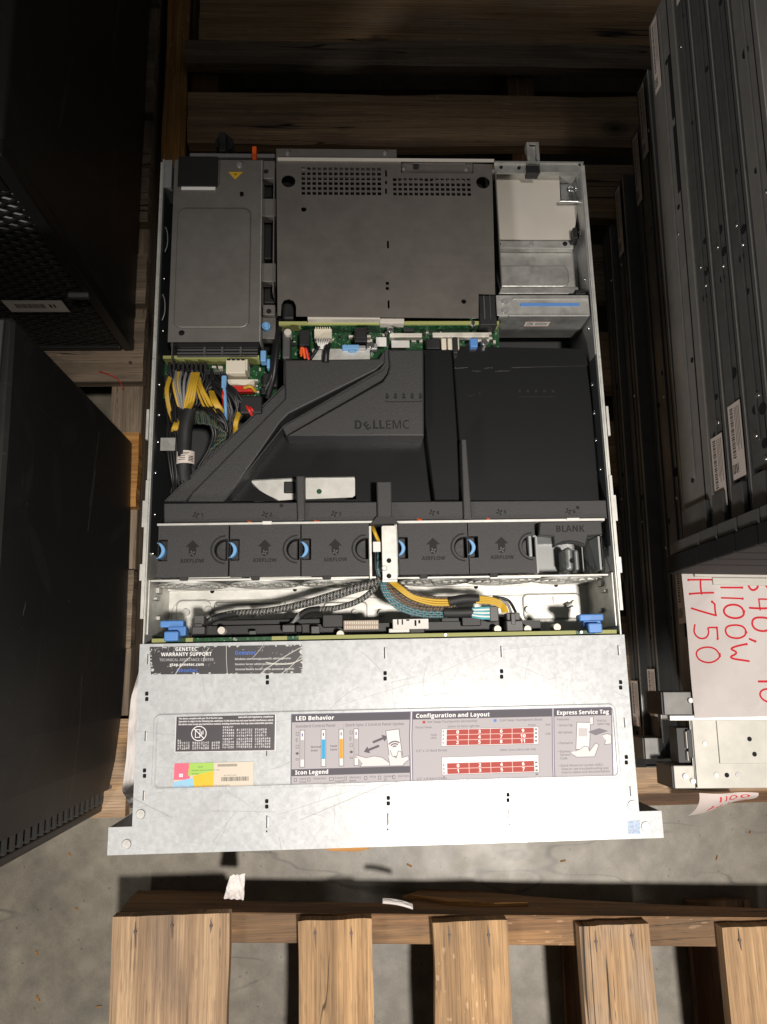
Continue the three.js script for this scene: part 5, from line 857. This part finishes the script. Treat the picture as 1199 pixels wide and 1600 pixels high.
// --- silver drive bay cover with its ears, stickers and slots
const COVER_TEX = (() => {
  const W = 2048, H = 900, lines = [];
  const base_ = (c, col, rough) => {
    const im = c.createImageData(W, H);
    for (let y = 0; y < H; y++) for (let x = 0; x < W; x++) {
      const u = x / W, v = y / H, i = (y * W + x) * 4;
      const a = fbm(u, v, 150, 66, 701, 3), b = fbm(u, v, 6, 3, 702, 4), d = hash(x, y, 7);
      const g = rough ? 0.275 + (a - 0.5) * 0.12 + (b - 0.5) * 0.04 : 0.755 + (a - 0.5) * 0.075 + (b - 0.5) * 0.035 + (d - 0.5) * 0.06;
      im.data[i] = clamp(g * (rough ? 1 : 0.982)) * 255; im.data[i + 1] = clamp(g) * 255; im.data[i + 2] = clamp(g * (rough ? 1 : 1.012)) * 255; im.data[i + 3] = 255;
    }
    c.putImageData(im, 0, 0);
    let s = 99; const q = () => { s = (s * 1664525 + 1013904223) >>> 0; return s / 4294967296; };
    const stroke = (pts, w, al) => { c.lineWidth = w; c.strokeStyle = rough ? `rgba(190,190,190,${al})` : `rgba(96,94,92,${al})`; c.beginPath(); pts.forEach(([x, y], i) => (i ? c.lineTo(x, y) : c.moveTo(x, y))); c.stroke(); };
    for (let i = 0; i < 240; i++) { const x = q() * W, y = q() * H, l = 15 + q() * 130, a = q() * 6.3, k = (q() - 0.5) * 0.5; const p = []; for (let j = 0; j <= 6; j++) p.push([x + Math.cos(a + k * j / 6) * l * j / 6, y + Math.sin(a + k * j / 6) * l * j / 6]); stroke(p, 0.8 + q() * 1.2, 0.08 + q() * 0.32); }
    stroke([[60, 470], [300, 500], [700, 440], [1100, 330], [1180, 320]], 1.6, 0.25); stroke([[700, 800], [1000, 690], [1300, 620]], 2, 0.4); stroke([[620, 780], [900, 700], [1040, 640]], 1.6, 0.35); stroke([[60, 690], [240, 780]], 2, 0.4); stroke([[380, 760], [610, 770]], 2.5, 0.25); stroke([[1200, 300], [1420, 210], [1700, 190]], 2, 0.25);
    for (let i = 0; i < 50; i++) { c.fillStyle = rough ? `rgba(150,150,150,${q() * 0.12})` : `rgba(90,86,80,${q() * 0.07})`; c.beginPath(); c.ellipse(q() * W, q() * H, 10 + q() * 90, 6 + q() * 30, q() * 3, 0, 7); c.fill(); }
    for (let i = 0; i < 140; i++) { c.fillStyle = rough ? 'rgba(160,160,160,0.3)' : `rgba(70,66,60,${0.15 + q() * 0.4})`; c.fillRect(q() * W, q() * H, 1 + q() * 2, 1 + q() * 2); }
  };
  return [canvasTex(W, H, (c) => base_(c, true, false)), canvasTex(W, H, (c) => base_(c, false, true), true)];
})();
{
  const y = TOP + 0.0006, h = -0.0006;
  const zk = P(600, 999, 0)[1], xl = -0.2215, xr = 0.2215;
  M.cover = new THREE.MeshPhysicalMaterial({ map: COVER_TEX[0], roughnessMap: COVER_TEX[1], roughness: 1, metalness: 0.05, specularIntensity: 0.36 });
  const uvc = (g) => { g = clean(g); const p = g.attributes.position, u = g.attributes.uv; for (let i = 0; i < p.count; i++) u.setXY(i, (p.getX(i) + 0.245) / 0.49, -(p.getZ(i)) / 0.2153); return g; };
  const out = [[xl, zk], [xr, zk], [xr, -0.0225], [0.2415, -0.0225], [0.2415, 0], [-0.2415, 0], [-0.2415, -0.0225], [xl, -0.0225]];
  const holes = [], R4 = (x0, y0, x1, y1) => { const r = rect(x0, y0, x1, y1, y); holes.push(rrect(r[0], r[1], r[2], r[3], Math.min(0.0008, (r[1] - r[0]) * 0.3), 2)); };
  const pairs = [[418, 1062, 6], [602, 1056, 6], [784, 1053, 6], [229.5, 1088, 6], [970, 1070, 6], [979, 1187, 6], [417, 1256, 6], [607, 1251, 6], [794, 1246, 6], [226, 1208, 6]];
  for (const [x, yy, k] of pairs) { R4(x - 2.7, yy - 7.5, x + 2.7, yy - 1); R4(x - 2.7, yy + 1, x + 2.7, yy + 7.5); }
  for (const [x, yy, l] of [[601, 1020, 9], [783, 1018, 9], [417, 1284, 10], [606, 1280, 10], [795, 1274, 10], [231, 1030, 8], [227, 1150, 8], [224, 1243, 8], [966, 1016, 8], [976, 1129, 8], [985, 1236, 8], [417, 1176, 5]]) R4(x - 0.7, yy - l, x + 0.7, yy + l);
  for (const [x, yy] of [[417, 1299], [606, 1296], [796, 1288]]) R4(x - 1, yy - 1.6, x + 1, yy + 1.6);
  const c = mesh('drive_bay_cover', uvc(slab(out, y, 0.0014, { holes })), M.cover, S);
  mesh('bay_body', box(-0.2205, 0.2205, BOT, y - 0.003, zk + 0.004, -0.0012), M.towerGrey, S);
  mesh('slot_liner', box(-0.219, 0.219, y - 0.0028, y - 0.0022, zk + 0.006, -0.002), M.hole, S);
  for (const s of [-1, 1]) mesh('ear', box(s * 0.2313 - 0.0100, s * 0.2313 + 0.0100, BOT, y - 0.0018, -0.0222, -0.0006, 0.0006), M.towerGrey, S);
  mesh('front_face', mm(box(-0.2405, 0.2405, BOT, y - 0.0018, -0.0004, 0.0004)), M.tray, S);
  mesh('side_skirt', mms(([box(xl, xl + 0.0008, y - 0.02, y - 0.0016, zk + 0.001, -0.0235), box(xr - 0.0008, xr, y - 0.02, y - 0.0016, zk + 0.001, -0.0235)])), M.tray, S);
  const tabs = []; for (const [x, yy, l] of [[601, 1020, 8], [783, 1018, 8], [417, 1284, 8], [606, 1280, 8], [795, 1274, 8], [231, 1030, 7], [227, 1150, 7], [224, 1243, 7], [966, 1016, 7], [976, 1129, 7], [985, 1236, 7]]) { const r = rect(x + 1.2, yy - l, x + 3.4, yy + l, y); tabs.push(box(r[0], r[1], y - 0.0002, y + 0.0006, r[2], r[3], 0.0004)); }
  mesh('pressed_tab', mms((tabs)), M.tray, c);
  // pressed frame around the stickers
  const e = rect(247, 1112, 966, 1226, y), zc0 = (at(247, 1117, y)[1] + at(960, 1098, y)[1]) / 2, zc1 = (at(244, 1240, y)[1] + at(966, 1213, y)[1]) / 2;
  const ring = new THREE.Shape(rrect(-0.2065, 0.2075, zc0, zc1, 0.006, 5).map(([a, b]) => new THREE.Vector2(a, -b)));
  const fr = slab(rrect(-0.2065, 0.2075, zc0, zc1, 0.006, 5), y + 0.0010, 0.0014, { bevel: 0.0007, holes: [rrect(-0.2046, 0.2056, zc0 + 0.0019, zc1 - 0.0019, 0.0045, 5)] });
  mesh('pressed_frame', uvc(fr), M.cover, c);
  for (const [x, yy] of [[198, 1319], [1009, 1291], [988, 1258], [220, 1272]]) { const p = at(x, yy, y); mesh('screw', [cyl(p[0], y - 0.0003, y + 0.0009, p[1], 0.0044, 0.0036, 20), cyl(p[0], y + 0.0009, y + 0.0011, p[1], 0.0019, 0.0019, 16), box(p[0] - 0.0012, p[0] + 0.0012, y + 0.00115, y + 0.0013, p[1] - 0.0003, p[1] + 0.0003)], x === 198 || x === 220 ? M.zinc : M.steel, c); }
  const bq = label(96, 96, (k, w, hh) => { k.fillStyle = '#9fb0c2'; k.fillRect(0, 0, w, hh); for (let i = 0; i < 70; i++) { k.fillStyle = `rgba(${90 + rnd() * 60},${120 + rnd() * 50},${160 + rnd() * 50},0.5)`; k.fillRect(rnd() * 84, rnd() * 84, 12, 10); } });
  mesh('blue_sticker', pprint([[981, 1283], [1000, 1282], [1001, 1303], [982, 1303]], h - 0.0003), bq, c);
  // black warranty sticker, worn
  const war = label(1024, 184, (k, w, hh) => {
    k.fillStyle = '#3b3a3c'; k.fillRect(0, 0, w, hh); k.fillStyle = '#b8b8b8'; k.fillRect(512, 0, 4, hh);
    k.textAlign = 'center'; k.fillStyle = '#eee'; k.font = 'bold 34px sans-serif'; k.fillText('GENETEC', 245, 28); k.fillText('WARRANTY SUPPORT', 245, 62); k.font = '25px sans-serif'; k.fillStyle = '#c4c4c4'; k.fillText('TECHNICAL ASSISTANCE CENTER', 245, 96); k.font = 'bold 27px sans-serif'; k.fillStyle = '#eee'; k.fillText('gtap.genetec.com', 245, 128);
    k.font = 'bold 36px sans-serif'; k.fillStyle = '#3d68c4'; k.fillText('Genetec', 245, 170); k.textAlign = 'left'; k.fillText('Genetec', 570, 58);
    k.font = 'bold 17px sans-serif'; k.fillStyle = '#c8c8c8'; k.fillText('Windows username/password: admin/genetec', 570, 92); k.fillText('Genetec Server admin password: genetecfactory', 570, 126); k.fillText('Genetec Mobile Server admin password: genetec', 570, 160);
    k.lineCap = 'round';
    for (let i = 0; i < 130; i++) { const left = rnd() < 0.6; k.strokeStyle = `rgba(205,205,200,${rr(0.3, 0.9)})`; k.lineWidth = rr(1, 4); const x = left ? rr(0, 440) : rr(600, w), yy = left ? (rnd() < 0.7 ? rr(0, 34) : rr(0, hh)) : rr(0, hh), a = rr(-0.9, 0.9) + (left ? 1.9 : -0.5), l = rr(4, 22); k.beginPath(); k.moveTo(x, yy); k.lineTo(x + Math.cos(a) * l, yy + Math.sin(a) * l); k.stroke(); }
    k.strokeStyle = 'rgba(210,208,200,0.9)'; for (const [p, lw] of [[[[165, 184], [200, 120], [270, 70]], 5], [[[740, 184], [830, 110], [1010, 20]], 5], [[[780, 110], [930, 145], [1024, 90]], 6], [[[880, 184], [960, 140], [1024, 60]], 4], [[[360, 100], [370, 40], [400, 10]], 4], [[[690, 80], [740, 30], [760, 0]], 3]]) { k.lineWidth = lw; k.beginPath(); k.moveTo(...p[0]); k.quadraticCurveTo(...p[1], ...p[2]); k.stroke(); }
    k.fillStyle = '#c4c6c2'; for (let i = 0; i < 70; i++) { const s = i % 4, x = s < 2 ? rr(0, w) : s === 2 ? rr(0, 14) : rr(w - 12, w), yy = s === 0 ? rr(0, 6) : s === 1 ? rr(hh - 8, hh) : rr(0, hh); k.beginPath(); k.ellipse(x, yy, rr(2, 12), rr(1, 6), 0, 0, 7); k.fill(); }
  }, 0.4);
  mesh('warranty_sticker', pprint([[234, 1011], [472, 1007.5], [473, 1052], [236, 1054]], h - 0.0003), war, c);
  // black notice
  const glyphs = (k, x, yy, n, s) => { for (let i = 0; i < n; i++) { if (i % 9 === 6) continue; const X = x + i * s * 1.08; for (let j = 0; j < 5; j++) { if (hash(i, j, Math.round(yy)) > 0.35) k.fillRect(X + (j % 2) * s * 0.1, yy - s + j * s * 0.23, s * 0.8, s * 0.11); } k.fillRect(X + s * 0.2 + hash(i, 7, 3) * s * 0.3, yy - s, s * 0.13, s); } };
  const fcc = label(1024, 380, (k, w, hh) => {
    k.fillStyle = '#d8d6d8'; k.fillRect(0, 0, w, hh); k.fillStyle = '#3a363c'; k.fillRect(8, 4, w - 20, hh - 10); k.fillStyle = '#f2f2f2'; k.font = 'bold 25px sans-serif';
    k.fillText('This device complies with part 15 of the FCC rules.', 30, 42, 450); k.textAlign = 'right'; k.fillText('www.dell.com/regulatory_compliance', 995, 36, 360); k.textAlign = 'left';
    k.fillText('Operation is subject to the following two conditions: (1) this device may not cause harmful interference, and (2)', 30, 72, 965); k.fillText('this device must accept any interference received, including interference that may cause undesirable operation.', 30, 102, 965);
    k.strokeStyle = '#f2f2f2'; k.lineWidth = 8; k.beginPath(); k.arc(240, 190, 74, 0, 7); k.stroke(); k.beginPath(); k.moveTo(188, 138); k.lineTo(292, 242); k.stroke(); k.lineWidth = 7; k.strokeRect(205, 150, 46, 80); k.beginPath(); k.moveTo(268, 170); k.lineTo(268, 210); k.moveTo(282, 160); k.lineTo(282, 200); k.stroke();
    glyphs(k, 480, 138, 7, 18); for (let i = 0; i < 3; i++) glyphs(k, 480, 168 + i * 30, 22, 19); glyphs(k, 26, 270, 2, 18); for (let i = 0; i < 3; i++) glyphs(k, 26, 296 + i * 28, 20, 20); for (let i = 0; i < 4; i++) glyphs(k, 480, 262 + i * 28, 24, 19);
  });
  mesh('notice_sticker', pprint([[275, 1118], [432, 1115.5], [431, 1173], [273, 1175.5]], h - 0.0003), fcc, c);
  const coa = label(640, 200, (k, w, hh) => {
    k.fillStyle = '#cfc4b4'; k.fillRect(0, 0, w, hh); k.fillStyle = '#e2637c'; k.fillRect(0, 0, 128, 132); k.fillStyle = '#9cc653'; k.beginPath(); k.moveTo(120, 0); k.lineTo(320, 0); k.lineTo(320, 90); k.lineTo(112, 100); k.fill(); k.fillStyle = '#8fc2dd'; k.beginPath(); k.moveTo(0, 150); k.lineTo(150, 118); k.lineTo(176, 200); k.lineTo(0, 200); k.fill(); k.fillStyle = '#e6b71e'; k.beginPath(); k.moveTo(150, 104); k.lineTo(320, 66); k.lineTo(320, 200); k.lineTo(170, 200); k.fill();
    k.fillStyle = '#f6eef0'; for (const [a, b] of [[42, 84], [58, 84], [42, 98], [58, 98]]) k.fillRect(a, b, 13, 12);
    k.fillStyle = '#3a3a34'; k.font = '15px sans-serif'; k.fillText('00078', 190, 38); k.fillText('Windows Server 2016 Std 16 Core', 140, 64, 260); k.fillText('Dell EMC', 140, 92); k.fillText('Product key 4UBH8 9RY3D D77BT 8XVBR X9H7D', 130, 190, 420);
    for (let i = 0, x = 350; x < 510; i++) { const q = 2 + (i * 5) % 5; k.fillRect(x, 14, q, 20); x += q + 2 + (i * 3) % 3; } for (let i = 0, x = 380; x < 600; i++) { const q = 2 + (i * 7) % 6; k.fillRect(x, 118, q, 34); x += q + 3 + (i * 5) % 3; } k.fillText('00-194-012-837', 400, 110, 150);
    k.strokeStyle = '#c23'; k.lineWidth = 2; k.beginPath(); k.moveTo(10, 188); k.lineTo(60, 180); k.lineTo(110, 186); k.stroke();
  });
  mesh('licence_sticker', pprint([[273, 1193], [396, 1190], [396, 1229], [271, 1232]], h - 0.0003), coa, c);
  // long grey information sticker in three panels
  const info = label(1600, 370, (k, w, hh) => {
    const X = (p) => (p - 455) / 502 * w;
    k.fillStyle = '#aeaaae'; k.fillRect(0, 0, w, hh); k.fillStyle = '#cfcccc'; k.fillRect(X(640.6), 0, 6, hh); k.fillRect(X(862), 0, 8, hh);
    k.fillStyle = '#55525a'; k.fillRect(4, 4, X(640) - 6, 40); k.fillRect(X(643.5), 4, X(861.5) - X(643.5), 40); k.fillRect(X(865), 4, w - X(865) - 5, 40); k.fillRect(4, 284, X(640) - 6, 34);
    k.strokeStyle = '#625c74'; k.lineWidth = 4; k.strokeRect(3, 3, X(640) - 5, hh - 6); k.strokeRect(X(643), 3, X(862) - X(643), hh - 6); k.strokeRect(X(864.6), 3, w - X(864.6) - 3, hh - 6);
    k.fillStyle = '#f4f4f4'; k.font = 'bold 30px sans-serif'; k.fillText('LED Behavior', 22, 35); k.fillText('Configuration and Layout', X(648), 36); k.fillText('Express Service Tag', X(869), 36, w - X(869) - 16); k.font = 'bold 28px sans-serif'; k.fillText('Icon Legend', 22, 311);
    k.fillStyle = '#5a565c'; k.font = '19px sans-serif'; k.fillText('Standard Control Panel', 22, 72); k.fillText('Quick Sync 2 Control Panel Option', 268, 72, 320);
    k.fillStyle = '#9a9698'; k.fillRect(258, 56, 2, 216);
    const bar = (x, col) => { k.fillStyle = '#e0dcdc'; k.fillRect(x, 86, 22, 188); k.strokeStyle = '#6a666c'; k.lineWidth = 3; k.strokeRect(x, 86, 22, 188); k.fillStyle = col; k.fillRect(x + 3, 136, 16, 100); k.fillStyle = '#4a4690'; k.fillRect(x + 8, 102, 5, 16); };
    bar(46, '#aaa6a8'); bar(150, '#2e9fd0'); bar(238, '#ee9a2c'); bar(312, '#aaa6a8'); k.fillStyle = '#5a565c'; for (const x of [22, 288]) for (const [i, yy] of [96, 128, 162, 196, 230].entries()) { k.beginPath(); if (i === 3) { k.moveTo(x, yy + 8); k.lineTo(x + 10, yy); k.lineTo(x + 20, yy + 8); k.lineTo(x + 10, yy + 16); k.fill(); } else { k.lineWidth = 2; k.strokeStyle = '#6a666c'; k.strokeRect(x + 4, yy, i === 1 ? 5 : 12, i === 4 ? 8 : 16); } }
    k.font = 'bold 14px sans-serif'; k.fillText('Normal', 98, 178); k.fillText('State', 98, 196); k.fillText('Fault', 194, 176); k.fillText('State', 194, 194);
    const arr = (x0, y0, x1, y1) => { k.strokeStyle = '#5a565c'; k.lineWidth = 12; k.beginPath(); k.moveTo(x0, y0); k.lineTo(x1, y1); k.stroke(); const a = Math.atan2(y1 - y0, x1 - x0); k.fillStyle = '#5a565c'; k.beginPath(); k.moveTo(x1 + 26 * Math.cos(a), y1 + 26 * Math.sin(a)); k.lineTo(x1 + 19 * Math.cos(a + 1.6), y1 + 19 * Math.sin(a + 1.6)); k.lineTo(x1 + 19 * Math.cos(a - 1.6), y1 + 19 * Math.sin(a - 1.6)); k.fill(); };
    arr(405, 158, 456, 138); arr(436, 176, 384, 196);
    const phone = (x, yy, s, qr) => { k.save(); k.translate(x, yy); k.rotate(qr ? 0.05 : -0.12); k.fillStyle = '#dedada'; k.strokeStyle = '#6a666c'; k.lineWidth = 3; k.fillRect(0, 0, 62 * s, 130 * s); k.strokeRect(0, 0, 62 * s, 130 * s); if (!qr) { for (const r of [12, 24, 36]) { k.lineWidth = 7; k.beginPath(); k.arc(31 * s, 92 * s, r, -2.4, -0.75); k.stroke(); } } else { k.fillStyle = '#bdb9b9'; k.fillRect(10, 30, 44, 44); } k.restore(); };
    const blob = (pts) => { k.fillStyle = '#d6d2d2'; k.strokeStyle = '#77737a'; k.lineWidth = 3; k.beginPath(); pts.forEach(([a, b], i) => (i ? k.lineTo(a, b) : k.moveTo(a, b))); k.fill(); k.stroke(); };
    blob([[318, 218], [338, 226], [372, 236], [410, 228], [450, 236], [490, 268], [490, 280], [340, 280], [352, 262]]); phone(470, 100, 1.05, false); blob([[490, 200], [500, 230], [520, 240], [530, 205], [546, 210], [548, 240], [580, 232], [584, 250], [556, 272], [556, 281], [488, 281], [482, 240]]);
    const gx = (p) => X(p);
    k.font = '17px sans-serif'; k.fillStyle = '#5a565c'; k.fillText('Hot Swap Touchpoints (terracotta)', X(666), 64, 250); k.fillText('Cold Swap Touchpoints (blue)', X(779), 64, 215); k.fillStyle = '#b0443c'; k.fillRect(X(659), 52, 14, 14); k.fillStyle = '#5a7fc0'; k.fillRect(X(770), 52, 14, 14); k.fillStyle = '#5a565c'; k.fillText('Front View', X(648), 92); k.fillText('3.5" x 12 Hard Drives', X(649), 214, 156); k.fillText('3.5" x 8 Hard Drives', X(649), 356, 150); k.font = '14px sans-serif'; k.fillText('System ID Status Light Bar', X(698), 90, 160); k.fillText('Power', X(824), 92); k.fillText('iDRAC Direct (Micro-AB USB)', X(780), 220, 180); k.fillText('VGA', X(851), 92); k.fillText('USB', X(851), 140); k.fillText('Fault', X(672), 132); k.fillText('LEDs', X(672), 148);
    const drives = (x0, y0, x1, y1, rows, cols, names, white) => { k.fillStyle = '#e6e2e2'; k.fillRect(x0 - 26, y0 - 4 - white, x1 - x0 + 50, y1 - y0 + 8 + white); k.strokeStyle = '#77737a'; k.lineWidth = 2; k.strokeRect(x0 - 26, y0 - 4 - white, x1 - x0 + 50, y1 - y0 + 8 + white); k.fillStyle = '#a8463f'; k.fillRect(x0, y0, x1 - x0, y1 - y0); k.strokeStyle = '#e8c8c4'; k.lineWidth = 3; for (let i = 1; i < cols; i++) { const x = x0 + (x1 - x0) * i / cols; k.beginPath(); k.moveTo(x, y0); k.lineTo(x, y1); k.stroke(); } for (let i = 1; i < rows; i++) { const q = y0 + (y1 - y0) * i / rows; k.beginPath(); k.moveTo(x0, q); k.lineTo(x1, q); k.stroke(); } k.fillStyle = '#fff'; k.font = 'bold 25px sans-serif'; k.textAlign = 'center'; for (let i = 0; i < cols; i++) for (let j = 0; j < rows; j++) k.fillText(names[i * rows + j], x0 + (x1 - x0) * (i + 0.5) / cols, y0 + (y1 - y0) * (j + 0.5) / rows + 9); k.textAlign = 'left'; k.fillStyle = '#77737a'; for (let i = 0; i < 4; i++) { k.fillRect(x1 + 5, y0 + 4 + i * 20, 12, 9); k.fillRect(x0 - 20, y0 + 4 + i * 20, 6, 8); } };
    drives(X(697), 102, X(833), 184, 3, 4, ['0', '1', '2', '3', '4', '5', '6', '7', '8', '9', '10', '11'], 0); drives(X(697), 276, X(833), 330, 2, 4, ['0', '1', '2', '3', '4', '5', '6', '7'], 28);
    k.fillStyle = '#5a565c'; k.font = '16px sans-serif'; k.fillText('Features:', X(869), 66); ['Service Tag', 'MAC Addresses', 'Password', 'Express', 'Service', 'Code'].forEach((t, i) => k.fillText((i < 4 ? '• ' : '   ') + t, X(870), [98, 136, 192, 236, 254, 272][i], 76)); k.fillText('• Quick Resource Locator (QRL)', X(871), 310, 240); k.fillText('  How-to: see troubleshooting and', X(873), 328, 246); k.fillText('  how-to videos and documentation', X(873), 345, 250); k.fillText('Pull to', X(933), 78); k.fillText('open tag', X(933), 95);
    phone(X(901), 78, 1.1, true); blob([[X(897), 230], [X(905), 222], [X(912), 205], [X(918), 208], [X(920), 232], [X(930), 190], [X(935), 200], [X(928), 262], [X(900), 262], [X(890), 240]]); blob([[X(922), 52], [X(927), 50], [X(927), 92], [X(922), 92]]); k.fillStyle = '#77737a'; k.beginPath(); k.moveTo(X(918), 130); k.lineTo(X(936), 112); k.lineTo(X(950), 128); k.lineTo(X(930), 150); k.fill(); blob([[X(940), 150], [X(948), 142], [X(955), 150], [X(955), 196], [X(944), 200], [X(946), 176]]);
    const icons = ['Hard', 'Temperature', 'Power', 'Memory', 'PCIe', 'System', 'Quick Sync 2']; k.font = '15px sans-serif'; k.fillStyle = '#5a565c'; [18, 84, 190, 262, 362, 430, 500].forEach((x, i) => { k.lineWidth = 2; k.strokeStyle = '#5a565c'; k.strokeRect(x, 330, i === 2 ? 20 : 12, 16); k.fillText(icons[i], x + 26, 338, 64); if (i !== 1 && i !== 4 && i !== 6) k.fillText(['Drive', '', 'Supply', 'Bank', '', 'ID'][i] || '', x + 26, 354, 60); });
  });
  info.roughness = 0.7;
  mesh('information_sticker', pprint([[455, 1115.5], [956.5, 1104.5], [959, 1214], [454, 1229]], h - 0.0003), info, c);
}
base(S, 0, BOT, -0.33);
// two more machines carry it
[['closed server directly beneath the open one, hidden by it', 0.2305, 0.327], ['lowest closed server under the open one, resting on the pallet', 0.131, 0.2295]].forEach(([text, a, b], i) => {
  const t = thing('rack_server', text, 'server');
  mesh('body', mm(box(-0.217, 0.217, a, b - 0.002, ZR + 0.02, -0.03 - i * 0.01, 0.001)), M.sideMid, t);
  mesh('lid', mm(box(-0.2175, 0.2175, b - 0.0018, b, ZR + 0.022, -0.032 - i * 0.01, 0.0005)), M.sidePale, t);
  base(t, 0, a, -0.35);
});

// ------------------------------------------------------------------ crumbs on the floor and boards
{
  const g = []; for (const [x, y] of [[109, 1335], [58, 1489], [155, 1572], [245, 1468], [120, 1420], [1172, 1300], [880, 1345], [640, 1352], [60, 1560], [1120, 1340]]) { const p = at(x, y, 0); const a = rr(0.003, 0.008), b = rr(0.001, 0.003); g.push(clean(new THREE.BoxGeometry(a, 0.001, b).rotateY(rr(0, 3)).translate(p[0], 0.0012, p[1]))); }
  const m = mesh('wood_chip', g, M.woodOrange, null, { kind: 'stuff' }); m.name = 'wood_chips'; m.userData.label = 'small pale wood chips scattered on the concrete floor'; m.userData.category = 'debris';
}
{ const m = mesh('wire_tie', ptube2([[155, 581], [168, 585], [182, 591], [190, 600], [192, 607]], 0.132), M.red, null); m.userData = { label: 'thin reddish wire lying on the grey slat between the two towers', category: 'wire' }; }
function ptube2(l, y) { return tube(l.map(([a, b], i) => { const p = at(a, b, y); return [p[0], y + 0.001 + (i % 2) * 0.002, p[1]]; }), 0.0007, 30, 6); }
renderer.render(scene, camera);
